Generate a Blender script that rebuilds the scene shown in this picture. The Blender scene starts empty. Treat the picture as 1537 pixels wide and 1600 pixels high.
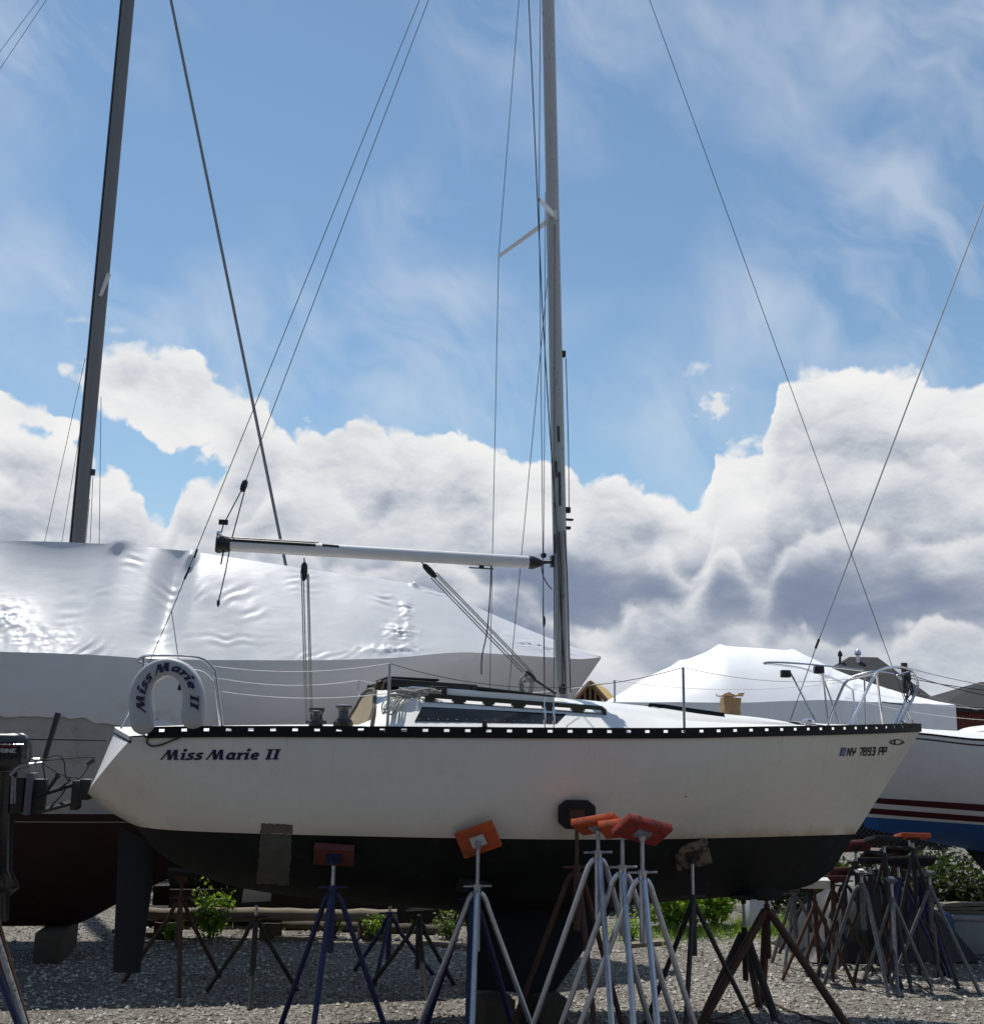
import bpy, bmesh, math, random
from mathutils import Vector, Matrix, noise

random.seed(7)
sc = bpy.context.scene
R_ = math.radians

# ------------------------------------------------------------------ camera
F = 1700.0                      # focal length in photo pixels (photo is 1537 x 1600)
HC = 2.6                        # eye height
PITCH = R_(12.12)
ROLL = R_(1.0)
cam_data = bpy.data.cameras.new('camera')
cam = bpy.data.objects.new('camera', cam_data)
sc.collection.objects.link(cam)
CROT = Matrix.Rotation(math.pi/2 + PITCH, 3, 'X') @ Matrix.Rotation(ROLL, 3, 'Z')
cam.matrix_world = Matrix.Translation((0, 0, HC)) @ CROT.to_4x4()
cam_data.sensor_fit = 'HORIZONTAL'
cam_data.sensor_width = 36.0
cam_data.lens = F / 1537.0 * 36.0
cam_data.clip_start = 0.1
cam_data.clip_end = 5000
sc.camera = cam
EYE = Vector((0, 0, HC))

# ------------------------------------------------------------------ light
SUN = Vector((-0.19, 0.345, 0.92)).normalized()
SUN_EL = math.asin(SUN.z)
SUN_AZ = math.atan2(SUN.x, SUN.y)
sun_data = bpy.data.lights.new('sun', 'SUN')
sun_data.energy = 4.6
sun_data.angle = R_(0.53)
sun_data.color = (1.0, 0.965, 0.90)
sun = bpy.data.objects.new('sun', sun_data)
sun.rotation_euler = SUN.to_track_quat('Z', 'Y').to_euler()
sc.collection.objects.link(sun)

sc.view_settings.view_transform = 'Standard'
sc.view_settings.look = 'None'
sc.view_settings.exposure = 0.0
sc.view_settings.gamma = 1.0
sc.view_settings.use_curve_mapping = False

# ------------------------------------------------------------------ node helpers
class NT:
    def __init__(s, tree):
        s.t = tree
    def n(s, typ, **kw):
        nd = s.t.nodes.new(typ)
        for k, v in kw.items():
            setattr(nd, k, v)
        return nd
    def l(s, a, b):
        s.t.links.new(a, b)
    def val(s, sock, v):
        if isinstance(v, bpy.types.NodeSocket):
            s.l(v, sock)
        else:
            sock.default_value = v
    def m(s, op, a, b=0.0, c=0.0, clamp=False):
        nd = s.n('ShaderNodeMath', operation=op, use_clamp=clamp)
        s.val(nd.inputs[0], a); s.val(nd.inputs[1], b); s.val(nd.inputs[2], c)
        return nd.outputs[0]
    def vm(s, op, a, b=(0, 0, 0)):
        nd = s.n('ShaderNodeVectorMath', operation=op)
        s.val(nd.inputs[0], a); s.val(nd.inputs[1], b)
        return nd.outputs[0]
    def scale(s, a, f):
        nd = s.n('ShaderNodeVectorMath', operation='SCALE')
        s.val(nd.inputs[0], a); s.val(nd.inputs['Scale'], f)
        return nd.outputs[0]
    def noise(s, vec, scale, detail=4, rough=0.5, dist=0.0, out='Fac'):
        nd = s.n('ShaderNodeTexNoise')
        if vec is not None:
            s.l(vec, nd.inputs['Vector'])
        nd.inputs['Scale'].default_value = scale
        nd.inputs['Detail'].default_value = detail
        nd.inputs['Roughness'].default_value = rough
        nd.inputs['Distortion'].default_value = dist
        return nd.outputs[out]
    def ss(s, x, a, b):              # smoothstep
        nd = s.n('ShaderNodeMapRange', interpolation_type='SMOOTHSTEP')
        s.val(nd.inputs[0], x); s.val(nd.inputs[1], a); s.val(nd.inputs[2], b)
        nd.inputs[3].default_value = 0.0; nd.inputs[4].default_value = 1.0
        return nd.outputs[0]
    def lin(s, x, a, b, c=0.0, d=1.0):
        nd = s.n('ShaderNodeMapRange')
        s.val(nd.inputs[0], x); s.val(nd.inputs[1], a); s.val(nd.inputs[2], b)
        nd.inputs[3].default_value = c; nd.inputs[4].default_value = d
        return nd.outputs[0]
    def mix(s, f, a, b, mode='MIX'):
        nd = s.n('ShaderNodeMix', data_type='RGBA', blend_type=mode)
        s.val(nd.inputs[0], f)
        for sock, v in ((nd.inputs[6], a), (nd.inputs[7], b)):
            if isinstance(v, bpy.types.NodeSocket):
                s.l(v, sock)
            else:
                sock.default_value = (v[0], v[1], v[2], 1)
        return nd.outputs[2]
    def ramp(s, x, stops):
        nd = s.n('ShaderNodeValToRGB')
        s.l(x, nd.inputs[0])
        e = nd.color_ramp.elements
        while len(e) < len(stops):
            e.new(0.5)
        for i, (p, c) in enumerate(stops):
            e[i].position = p
            e[i].color = (c[0], c[1], c[2], 1)
        return nd.outputs[0]

# ------------------------------------------------------------------ sky (world): Nishita air + computed cumulus
import numpy as np
def ang(px, py):
    """photo pixel -> (azimuth, elevation) of the direction it looks in"""
    d = CROT @ Vector(((px-768.5)/F, (800-py)/F, -1.0))
    d.normalize()
    return math.atan2(d.x, d.y), math.asin(d.z)
DEG = 180/math.pi
_tab = {}
def _lattice(seed):
    if seed not in _tab:
        r = np.random.RandomState(seed)
        _tab[seed] = (r.permutation(4096).astype(np.int32), r.rand(4096).astype(np.float32), r.rand(4096).astype(np.float32))
    return _tab[seed]
def _hash(ix, iy, seed):
    p = _lattice(seed)[0]
    return p[(p[ix & 4095] + iy) & 4095]
def gnoise(x, y, per, seed):
    """gradient noise, periodic in x with integer period per"""
    ga = _lattice(seed)[1]*np.float32(6.2831853); gc, gs = np.cos(ga), np.sin(ga)
    x0 = np.floor(x).astype(np.int32); y0 = np.floor(y).astype(np.int32)
    fx = (x-x0).astype(np.float32); fy = (y-y0).astype(np.float32)
    ux = fx*fx*fx*(fx*(fx*6-15)+10); uy = fy*fy*fy*(fy*(fy*6-15)+10)
    def g(dx, dy):
        h = _hash((x0+dx) % per, y0+dy, seed)
        return gc[h]*(fx-dx)+gs[h]*(fy-dy)
    a = g(0, 0); b = g(1, 0); c = g(0, 1); d = g(1, 1)
    return (a+(b-a)*ux)*(1-uy)+(c+(d-c)*ux)*uy
def fbm(x, y, per, seed, octv=5, gain=0.5):
    s = 0; a = 1.0
    for o in range(octv):
        s = s+a*gnoise(x*2**o, y*2**o, per*2**o, seed+o); a *= gain
    return s
def worley(x, y, per, seed):
    p, rx, ry = _lattice(seed)
    x0 = np.floor(x).astype(np.int32); y0 = np.floor(y).astype(np.int32)
    fx = (x-x0).astype(np.float32); fy = (y-y0).astype(np.float32)
    best = np.full(x.shape, 9.0, np.float32)
    for dx in (-1, 0, 1):
        for dy in (-1, 0, 1):
            h = _hash((x0+dx) % per, y0+dy, seed)
            d2 = (dx+rx[h]-fx)**2+(dy+ry[h]-fy)**2
            best = np.minimum(best, d2)
    return np.sqrt(best)
PROF = [(-60, 655), (0, 646), (70, 672), (130, 702), (190, 740), (235, 800), (262, 815), (285, 760), (340, 748), (385, 690), (430, 660), (520, 672), (610, 664), (700, 676), (770, 704), (850, 716),
        (905, 746), (965, 754), (1030, 778), (1078, 796), (1100, 765), (1118, 712), (1190, 702), (1218, 610), (1250, 570), (1310, 564), (1390, 574), (1460, 592), (1537, 606), (1620, 640)]
def cloud_field(az, el):
    """az, el in degrees (2-d arrays); returns rgb radiance and coverage"""
    pts = np.array([ang(x, y) for x, y in PROF])*DEG
    inside = np.interp(az, pts[:, 0], pts[:, 1])
    outside = 14+7.0*fbm(az/18, az*0+3.3, 20, 50, 3)
    wgt = np.clip((np.abs(az)-27)/8, 0, 1); wgt = wgt*wgt*(3-2*wgt)
    top = inside*(1-wgt)+outside*wgt
    wx = 0.9*fbm(az/4, el/4, 90, 1, 4); wy = 0.9*fbm(az/4, el/4, 90, 9, 4)
    X, Y = az+wx, el+wy*0.7
    fine = fbm(az/1.1, el/1.0, 327, 120, 5, 0.58)
    soft = np.clip(0.5+1.2*fbm(az/3.1, el/2.3, 116, 140, 3), 0.12, 1)
    def billow(seed, cells):
        b = 0; a = 1.0
        for k, s in enumerate(cells):
            b = b+a*(0.45-worley(X/s, Y/s, int(round(360/s)), seed+k)); a *= 0.52
        return b+0.24*fine
    def ell(px, py, sa, se, slope):
        a0, e0 = [v*DEG for v in ang(px, py)]
        da = az-a0; de = el-e0-da*slope
        return (1-np.sqrt((da/sa)**2+(de/se)**2))*se
    puff = np.maximum(ell(268, 626, 4.6, 2.5, -0.24), ell(365, 672, 3.2, 2.0, -0.4))
    puff = np.maximum(puff, ell(5, 640, 3.2, 0.7, -0.2))
    rgb = np.zeros(az.shape+(3,), np.float32); cov = np.zeros(az.shape, np.float32)
    white = np.array([0.93, 0.925, 0.91], np.float32); mid = np.array([0.60, 0.63, 0.68], np.float32); dark = np.array([0.185, 0.235, 0.345], np.float32)
    band = np.exp(-((el-7.6)/2.6)**2)
    big = fbm(az/9, el/3.2, 40, 77, 3)+0.42*np.exp(-((az-17)/9)**2-((el-7.2)/3)**2)-0.10*np.exp(-((az+14)/7)**2)
    tone = 0.46*fbm(X/5.0, Y/2.8, 72, 160, 4, 0.45)
    layers = [(1.0, 0.0, 100, 1.25, 0.55, (3.0, 1.5, 0.75)), (0.80, 1.7, 200, 1.3, 1.5, (3.6, 1.8)), (0.58, 2.0, 300, 1.3, 1.5, (3.0, 1.5)), (0.34, 1.4, 400, 1.0, 1.0, (2.0, 1.0))]
    de_ = el[1, 0]-el[0, 0]
    for k, (f, wob, seed, amp, wid, cells) in enumerate(layers):
        t = top*f + (wob*2.4*fbm(az/8+seed, az*0+k, 45, seed+50, 3) if wob else 0)
        d = t-el
        if k == 0: d = np.maximum(d, puff)
        b = billow(seed, cells)
        D = d+amp*b
        a = np.clip((D+0.10)/(wid*(0.35+0.9*soft)), 0, 1); a = a*a*(3-2*a)
        if k: a = a*(0.82 if k < 3 else 0.7)
        grad = np.gradient(b, axis=0)/de_
        lit = np.exp(-np.clip(D, 0, None)/(3.4 if k == 0 else 1.9))
        sh = 0.40+0.54*lit-0.060*np.clip(grad, -2, 2)+0.14*b+tone+0.16*big
        sh = sh-(band*np.clip(0.52+1.3*big, 0, 1.0)+0.10)*np.clip(D/2.2, 0, 1)*0.78
        sh = (0.5+0.5*np.tanh((sh-0.44)*2.15))[..., None]
        c = np.where(sh < 0.5, dark+(mid-dark)*(sh/0.5), mid+(white-mid)*((sh-0.5)/0.5))
        nc = a+cov*(1-a)
        rgb = (c*a[..., None]+rgb*(cov*(1-a))[..., None])/np.maximum(nc, 1e-4)[..., None]
        cov = nc
    # small torn scraps in the blue gap
    for (x, y, sa, se) in ((1118, 633, 0.9, 0.75), (1090, 574, 0.7, 0.4), (180, 516, 0.6, 0.22), (1160, 692, 1.1, 0.4), (128, 500, 0.8, 0.2)):
        e = ell(x, y, sa, se, 0.12)+0.55*fbm(az/0.7, el/0.5, 514, 31, 4, 0.6)*se*1.6
        a = np.clip(e/0.6, 0, 1)*0.75*(1-cov)
        rgb = rgb*(cov/(np.maximum(cov+a, 1e-4)))[..., None]+white*0.92*(a/np.maximum(cov+a, 1e-4))[..., None]
        cov = cov+a
    # hazy veil low down
    hz = np.clip((6.0-el)/6.0, 0, 1)*0.5
    rgb = rgb*(1-hz[..., None])+np.array([0.50, 0.565, 0.66], np.float32)*hz[..., None]
    # thin high cirrus, streaming down to the right
    u = az*0.80-el*0.6; v = az*0.6+el*0.80
    st = fbm(u/11+40, v/5.5+60+0.5*fbm(az/9, el/9, 40, 5, 3), 100000, 15, 5, 0.58)
    patch = np.clip(0.5+1.3*fbm(az/16, el/12, 24, 25, 3)+0.012*az, 0, 1)
    ci = np.clip(st*0.75+0.26, 0, 1)*patch*np.clip((el-9)/9, 0, 1)
    ci = np.clip(ci*0.7, 0, 0.45)
    rest = 1-cov
    tot = cov+rest*ci
    rgb = (rgb*cov[..., None]+np.array([0.74, 0.79, 0.86], np.float32)*(rest*ci)[..., None])/np.maximum(tot, 1e-4)[..., None]
    return rgb, tot
def cloud_image(name, a0, a1, e0, e1, w, h):
    az, el = np.meshgrid(a0+(a1-a0)*(np.arange(w)+0.5)/w, e0+(e1-e0)*(np.arange(h)+0.5)/h)
    rgb, cov = cloud_field(az.astype(np.float32), el.astype(np.float32))
    px = np.dstack([rgb, cov]).astype(np.float32)
    im = bpy.data.images.new(name, w, h, alpha=True, float_buffer=True)
    im.colorspace_settings.name = 'Non-Color'
    im.alpha_mode = 'CHANNEL_PACKED'
    im.pixels.foreach_set(px.ravel())
    im.update()
    im.pack()
    return im
def build_world():
    w = bpy.data.worlds.new('World'); sc.world = w
    w.use_nodes = True
    t = w.node_tree
    t.nodes.clear()
    N = NT(t)
    sky = N.n('ShaderNodeTexSky', sky_type='NISHITA')
    sky.sun_disc = False
    sky.sun_elevation = SUN_EL
    sky.sun_rotation = SUN_AZ % (2*math.pi)
    sky.altitude = 10
    sky.air_density = 1.0
    sky.dust_density = 0.1
    sky.ozone_density = 1.4
    tc = N.n('ShaderNodeTexCoord')
    sx = N.n('ShaderNodeSeparateXYZ'); N.l(tc.outputs['Generated'], sx.inputs[0])
    az = N.m('MULTIPLY', N.m('ARCTAN2', sx.outputs[0], sx.outputs[1]), DEG)
    el = N.m('MULTIPLY', N.m('ARCSINE', sx.outputs[2]), DEG)
    AW, EW = 33.0, 42.0
    ims = []
    for im, (a0, a1, e1), ext in ((cloud_image('cumulus_ahead', -AW, AW, 0, EW, 1380, 880), (-AW, AW, EW), 'EXTEND'), (cloud_image('cumulus_around', -180, 180, 0, 90, 900, 225), (-180, 180, 90), 'EXTEND')):
        nd = N.n('ShaderNodeTexImage', image=im, interpolation='Linear', extension=ext)
        cb = N.n('ShaderNodeCombineXYZ')
        N.l(N.lin(az, a0, a1), cb.inputs[0]); N.l(N.m('MAXIMUM', N.lin(el, 0, e1), 0.001), cb.inputs[1])
        N.l(cb.outputs[0], nd.inputs['Vector']); ims.append(nd)
    ahead = N.m('MULTIPLY', N.m('LESS_THAN', N.m('ABSOLUTE', az), AW-0.5), N.m('LESS_THAN', el, EW-0.5))
    ccol = N.mix(ahead, ims[1].outputs['Color'], ims[0].outputs['Color'])
    ca = N.m('ADD', N.m('MULTIPLY', ims[0].outputs['Alpha'], ahead), N.m('MULTIPLY', ims[1].outputs['Alpha'], N.m('SUBTRACT', 1.0, ahead)))
    col = N.mix(1.0, sky.outputs[0], (1.06, 1.20, 1.17), 'MULTIPLY')
    col = N.mix(N.m('MULTIPLY', N.ss(el, 24, 0), 0.45), col, (4.8, 6.2, 7.5))
    col = N.mix(0.04, col, (5.2, 6.2, 7.2))
    col = N.mix(ca, col, N.scale(ccol, 10.0))
    bg = N.n('ShaderNodeBackground')
    N.l(col, bg.inputs['Color']); bg.inputs['Strength'].default_value = 0.10
    out = N.n('ShaderNodeOutputWorld')
    N.l(bg.outputs[0], out.inputs['Surface'])
build_world()

# ------------------------------------------------------------------ materials
MATS = {}
def mat(name, col, rough=0.6, metal=0.0, var=0.12, scale=8.0, bump=0.0, bscale=60.0, col2=None, thr=(0.55, 0.7),
        coat=0.0, spec=0.5, vscale=None, coords='Object', trans=0.0):
    """plain procedural paint: base colour with soft variation, optional second colour in worn patches, fine relief"""
    if name in MATS:
        return MATS[name]
    m = bpy.data.materials.new(name); m.use_nodes = True
    N = NT(m.node_tree)
    b = m.node_tree.nodes['Principled BSDF']
    tc = N.n('ShaderNodeTexCoord')
    v = tc.outputs[coords]
    if vscale:
        mp = N.n('ShaderNodeMapping'); N.l(v, mp.inputs[0]); mp.inputs['Scale'].default_value = vscale
        v = mp.outputs[0]
    n1 = N.noise(v, scale, 5, 0.6)
    c = N.mix(n1, [x*(1-var*1.6) for x in col], [min(1, x*(1+var*1.6)) for x in col])
    if col2:
        n2 = N.noise(v, scale*1.9, 6, 0.65, 0.3)
        c = N.mix(N.ss(n2, thr[0], thr[1]), c, col2)
    N.l(c, b.inputs['Base Color'])
    N.l(N.lin(n1, 0.2, 0.8, max(0.03, rough-0.08), min(1, rough+0.08)), b.inputs['Roughness'])
    b.inputs['Metallic'].default_value = metal
    b.inputs['Coat Weight'].default_value = coat
    b.inputs['Specular IOR Level'].default_value = spec
    if bump > 0:
        bp = N.n('ShaderNodeBump'); bp.inputs['Strength'].default_value = bump
        bp.inputs['Distance'].default_value = 0.01
        N.l(N.noise(v, bscale, 4, 0.6), bp.inputs['Height'])
        N.l(bp.outputs[0], b.inputs['Normal'])
    MATS[name] = m
    return m

# ------------------------------------------------------------------ mesh helpers
COL = sc.collection
class MB:
    """collects shapes; build() links them as one mesh object"""
    def __init__(s):
        s.v = []; s.f = []; s.k = 0
    def add(s, vs, fs):
        o = len(s.v)
        s.v += [Vector(p) for p in vs]
        s.f += [[i+o for i in f] for f in fs]
        return s
    def box(s, c, size, M=None, top=1.0):
        x, y, z = size[0]/2, size[1]/2, size[2]/2
        vs = []
        for dz in (-1, 1):
            k = top if dz > 0 else 1.0
            for dx, dy in ((-1, -1), (1, -1), (1, 1), (-1, 1)):
                p = Vector((dx*x*k, dy*y*k, dz*z))
                if M is not None:
                    p = M @ p
                vs.append(p + Vector(c))
        return s.add(vs, [(3, 2, 1, 0), (4, 5, 6, 7), (0, 1, 5, 4), (1, 2, 6, 5), (2, 3, 7, 6), (3, 0, 4, 7)])
    def tube(s, path, r, n=8, cap=True, flat=1.0, up=None):
        P = [Vector(p) for p in path]
        rs = r if isinstance(r, (list, tuple)) else [r]*len(P)
        vs = []; fs = []
        t0 = (P[1]-P[0]).normalized()
        ref = Vector(up) if up else (Vector((0, 0, 1)) if abs(t0.z) < 0.9 else Vector((1, 0, 0)))
        a = ref - t0*ref.dot(t0); a.normalize()
        for i, p in enumerate(P):
            if i == 0: t = P[1]-P[0]
            elif i == len(P)-1: t = P[i]-P[i-1]
            else: t = (P[i+1]-P[i]).normalized() + (P[i]-P[i-1]).normalized()
            if t.length < 1e-9: t = t0
            t = t.normalized()
            a = a - t*a.dot(t)
            if a.length < 1e-6:
                a = t.orthogonal()
            a.normalize()
            b = t.cross(a)
            for k in range(n):
                w = 2*math.pi*k/n
                vs.append(p + a*(math.cos(w)*rs[i]) + b*(math.sin(w)*rs[i]*flat))
        for i in range(len(P)-1):
            for k in range(n):
                fs.append((i*n+k, i*n+(k+1) % n, (i+1)*n+(k+1) % n, (i+1)*n+k))
        if cap:
            fs.append(tuple(reversed(range(n)))); fs.append(tuple(range((len(P)-1)*n, len(P)*n)))
        return s.add(vs, fs)
    def lathe(s, c, prof, n=14, M=None):
        vs = []; fs = []
        for (r, z) in prof:
            for k in range(n):
                w = 2*math.pi*k/n
                p = Vector((r*math.cos(w), r*math.sin(w), z))
                if M is not None: p = M @ p
                vs.append(p + Vector(c))
        for i in range(len(prof)-1):
            for k in range(n):
                fs.append((i*n+k, i*n+(k+1) % n, (i+1)*n+(k+1) % n, (i+1)*n+k))
        fs.append(tuple(reversed(range(n)))); fs.append(tuple(range((len(prof)-1)*n, len(prof)*n)))
        return s.add(vs, fs)
    def grid(s, rows, flip=False):
        """rows of equally many points"""
        nr, nc = len(rows), len(rows[0])
        vs = [p for r in rows for p in r]
        fs = []
        for i in range(nr-1):
            for j in range(nc-1):
                q = (i*nc+j, i*nc+j+1, (i+1)*nc+j+1, (i+1)*nc+j)
                fs.append(tuple(reversed(q)) if flip else q)
        return s.add(vs, fs)
    def slab(s, poly, thick):
        """closed polygon (3d points) given thickness along vector thick"""
        n = len(poly)
        t = Vector(thick)
        vs = [Vector(p) for p in poly] + [Vector(p)+t for p in poly]
        fs = [tuple(range(n)), tuple(reversed(range(n, 2*n)))]
        for i in range(n):
            j = (i+1) % n
            fs.append((i, i+n, j+n, j))
        return s.add(vs, fs)
    def build(s, name, m, parent=None, smooth=35, label=None, bevel=0.0, weld=False):
        me = bpy.data.meshes.new(name)
        me.from_pydata([tuple(p) for p in s.v], [], s.f)
        bm = bmesh.new(); bm.from_mesh(me)
        if weld:
            bmesh.ops.remove_doubles(bm, verts=bm.verts, dist=0.0005)
        if bevel > 0:
            ed = [e for e in bm.edges if len(e.link_faces) == 2 and e.calc_face_angle(0) > 0.6]
            bmesh.ops.bevel(bm, geom=ed, offset=bevel, segments=2, affect='EDGES', profile=0.5, clamp_overlap=True)
        bmesh.ops.recalc_face_normals(bm, faces=bm.faces)
        bm.to_mesh(me); bm.free()
        if smooth:
            for p in me.polygons: p.use_smooth = True
            me.set_sharp_from_angle(angle=R_(smooth))
        o = bpy.data.objects.new(name, me)
        COL.objects.link(o)
        if m is not None:
            me.materials.append(m)
        if parent is not None:
            o.parent = parent
        if label:
            o['label'] = label
        return o

def tag(o, label=None, cat=None, group=None, kind=None):
    if label: o['label'] = label
    if cat: o['category'] = cat
    if group: o['group'] = group
    if kind: o['kind'] = kind
    return o
def empty(name, loc=(0, 0, 0), rz=0.0, label=None, cat=None, group=None):
    o = bpy.data.objects.new(name, None)
    o.location = loc; o.rotation_euler = (0, 0, rz)
    o.empty_display_size = 0.2
    COL.objects.link(o)
    return tag(o, label, cat, group)

def interp(tab, x):
    """smooth (Catmull-Rom style) interpolation in a table of (x, y)"""
    n = len(tab)
    if x <= tab[0][0]: return tab[0][1]
    if x >= tab[-1][0]: return tab[-1][1]
    for i in range(n-1):
        if x <= tab[i+1][0]:
            break
    x0, y0 = tab[i]; x1, y1 = tab[i+1]
    h = x1-x0
    def slope(k):
        if k == 0: return (tab[1][1]-tab[0][1])/(tab[1][0]-tab[0][0])
        if k == n-1: return (tab[-1][1]-tab[-2][1])/(tab[-1][0]-tab[-2][0])
        a = (tab[k][1]-tab[k-1][1])/(tab[k][0]-tab[k-1][0])
        b = (tab[k+1][1]-tab[k][1])/(tab[k+1][0]-tab[k][0])
        if a*b <= 0: return 0.0
        return 2*a*b/(a+b)
    m0, m1 = slope(i), slope(i+1)
    t = (x-x0)/h
    return (2*t**3-3*t*t+1)*y0 + (t**3-2*t*t+t)*h*m0 + (-2*t**3+3*t*t)*y1 + (t**3-t*t)*h*m1

def sag(p, q, s, n=14):
    p, q = Vector(p), Vector(q)
    return [p.lerp(q, i/n) - Vector((0, 0, s*4*(i/n)*(1-i/n))) for i in range(n+1)]
def curve(pts, n=6):
    """Catmull-Rom through 3d points"""
    P = [Vector(p) for p in pts]
    out = []
    for i in range(len(P)-1):
        p0 = P[i-1] if i else P[0]*2-P[1]
        p1, p2 = P[i], P[i+1]
        p3 = P[i+2] if i+2 < len(P) else P[-1]*2-P[-2]
        for k in range(n):
            t = k/n
            out.append(0.5*((2*p1) + (p2-p0)*t + (2*p0-5*p1+4*p2-p3)*t*t + (-p0+3*p1-3*p2+p3)*t**3))
    out.append(P[-1])
    return out

# ------------------------------------------------------------------ photo pixel -> place
def ray(px, py):
    return CROT @ Vector(((px-768.5)/F, (800-py)/F, -1.0))
def at(px, py, Y):
    d = ray(px, py)
    return EYE + d*(Y/d.y)
def onground(px, py, z=0.0):
    d = ray(px, py)
    return EYE + d*((z-HC)/d.z)
class Frame:
    """a thing's own axes: x forward, y to its left, z up"""
    def __init__(s, x, y, yaw):
        s.M = Matrix.Translation((x, y, 0)) @ Matrix.Rotation(yaw, 4, 'Z')
        s.I = s.M.inverted(); s.loc = (x, y, 0); s.yaw = yaw
        s.e = s.I @ EYE
        s.r = s.I.to_3x3()
    def B(s, px, py, v=0.0):
        d = s.r @ ray(px, py)
        return s.e + d*((v - s.e.y)/d.y)

class Hull:
    """lofted hull: D(t) deck edge (u, half breadth, z), K(t) bottom (u, z), section exponents"""
    def __init__(s, D, K, nn, mm, pu=1.0, flare=None):
        s.D, s.K, s.nn, s.mm, s.pu = D, K, nn, mm, pu
    def pt(s, t, q, side=-1):
        u, b, z = s.D(t); uk, zk = s.K(t)
        y = b*max(0.0, 1-q**s.nn(t))**(1/s.mm(t))
        return Vector((u+(uk-u)*q**s.pu, side*y, z+(zk-z)*q))
    def tq(s, u, z):
        t = 0.5; q = 0.3
        for _ in range(5):
            lo, hi = 0.0, 1.0
            for _ in range(13):
                m_ = (lo+hi)/2
                if s.pt(m_, q).x < u: lo = m_
                else: hi = m_
            t = (lo+hi)/2
            zd = s.D(t)[2]; zk = s.K(t)[1]
            q = min(0.999, max(0.0, (zd-z)/(zd-zk)))
        return t, q
    def half(s, u, z):
        t, q = s.tq(u, z)
        return -s.pt(t, q).y
def on_hull(fr, hull, px, py, off=0.0, v0=-1.1, sgn=-1):
    v = v0
    for _ in range(5):
        p = fr.B(px, py, v)
        v = sgn*hull.half(p.x, p.z)
    p = fr.B(px, py, v + sgn*off)
    return p
# ================================================================== common materials
GEL = None
def gelcoat():
    m = bpy.data.materials.new('aged_gelcoat'); m.use_nodes = True
    N = NT(m.node_tree); b = m.node_tree.nodes['Principled BSDF']
    tc = N.n('ShaderNodeTexCoord'); v = tc.outputs['Object']
    sp = N.n('ShaderNodeSeparateXYZ'); N.l(v, sp.inputs[0])
    n1 = N.noise(v, 1.6, 5, 0.6)
    c = N.mix(n1, (0.63, 0.60, 0.535), (0.73, 0.705, 0.645))
    # rust-coloured scum stain just above the waterline, stronger towards the bow, running in drips
    wl = N.m('ADD', N.m('MULTIPLY', sp.outputs[0], WLA), WLB)
    h = N.m('SUBTRACT', sp.outputs[2], wl)
    mp = N.n('ShaderNodeMapping'); N.l(v, mp.inputs[0]); mp.inputs['Scale'].default_value = (5.0, 1, 0.7)
    drip = N.noise(mp.outputs[0], 2.2, 5, 0.6)
    lim = N.m('ADD', 0.06, N.m('MULTIPLY', drip, 0.16))
    band = N.ss(h, lim, -0.02)
    along = N.m('ADD', 0.22, N.m('MULTIPLY', N.ss(sp.outputs[0], -0.8, 3.0), 0.66))
    n3 = N.noise(v, 2.6, 4, 0.6)
    f = N.m('MULTIPLY', N.m('MULTIPLY', band, along), N.ss(n3, 0.25, 0.6))
    c = N.mix(f, c, (0.42, 0.26, 0.10))
    grime = N.m('MULTIPLY', N.ss(N.noise(v, 9, 6, 0.7), 0.62, 0.8), 0.25)
    c = N.mix(grime, c, (0.30, 0.28, 0.25))
    # run-off streaks below the deck edge
    mps = N.n('ShaderNodeMapping'); N.l(v, mps.inputs[0]); mps.inputs['Scale'].default_value = (16.0, 1, 0.55)
    stk = N.ss(N.noise(mps.outputs[0], 1.5, 5, 0.62), 0.56, 0.78)
    stk = N.m('MULTIPLY', stk, N.m('MULTIPLY', N.ss(h, 0.05, 0.85), 0.33))
    c = N.mix(stk, c, (0.36, 0.33, 0.27))
    N.l(c, b.inputs['Base Color'])
    N.l(N.lin(n1, 0.3, 0.7, 0.20, 0.34), b.inputs['Roughness'])
    bp = N.n('ShaderNodeBump'); bp.inputs['Strength'].default_value = 0.06; bp.inputs['Distance'].default_value = 0.02
    N.l(N.noise(v, 5, 3, 0.5), bp.inputs['Height']); N.l(bp.outputs[0], b.inputs['Normal'])
    return m

m_white = mat('deck_gelcoat', (0.76, 0.75, 0.72), 0.35, var=0.05, scale=3, bump=0.05, bscale=30)
m_bottom = mat('dark_antifouling', (0.010, 0.011, 0.0115), 0.8, var=0.4, scale=3, bump=0.3, bscale=40, col2=(0.028, 0.028, 0.026), thr=(0.55, 0.8), spec=0.25)
m_keel = mat('keel_antifouling', (0.006, 0.008, 0.012), 0.85, var=0.35, scale=3, bump=0.4, bscale=30)
m_rudder = mat('grey_antifouling', (0.013, 0.016, 0.020), 0.8, var=0.3, scale=3, bump=0.3, bscale=40)
m_blackal = mat('black_anodised', (0.010, 0.010, 0.011), 0.6, var=0.3, scale=20, spec=0.2)
m_black = mat('black_plastic', (0.015, 0.015, 0.016), 0.45, var=0.25, scale=14, bump=0.05)
m_ss = mat('stainless_tube', (0.62, 0.62, 0.64), 0.22, metal=1.0, var=0.08, scale=10)
m_wire = mat('stay_wire', (0.055, 0.058, 0.068), 0.5, metal=0.3, var=0.2, scale=30)
m_rope = mat('weathered_rope', (0.33, 0.32, 0.29), 0.9, var=0.25, scale=60, bump=0.5, bscale=200)
m_darkrope = mat('dark_rope', (0.035, 0.04, 0.05), 0.9, var=0.3, scale=50)
m_cover = mat('white_lifeline_cover', (0.6, 0.6, 0.6), 0.5, var=0.1, scale=10)
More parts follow.
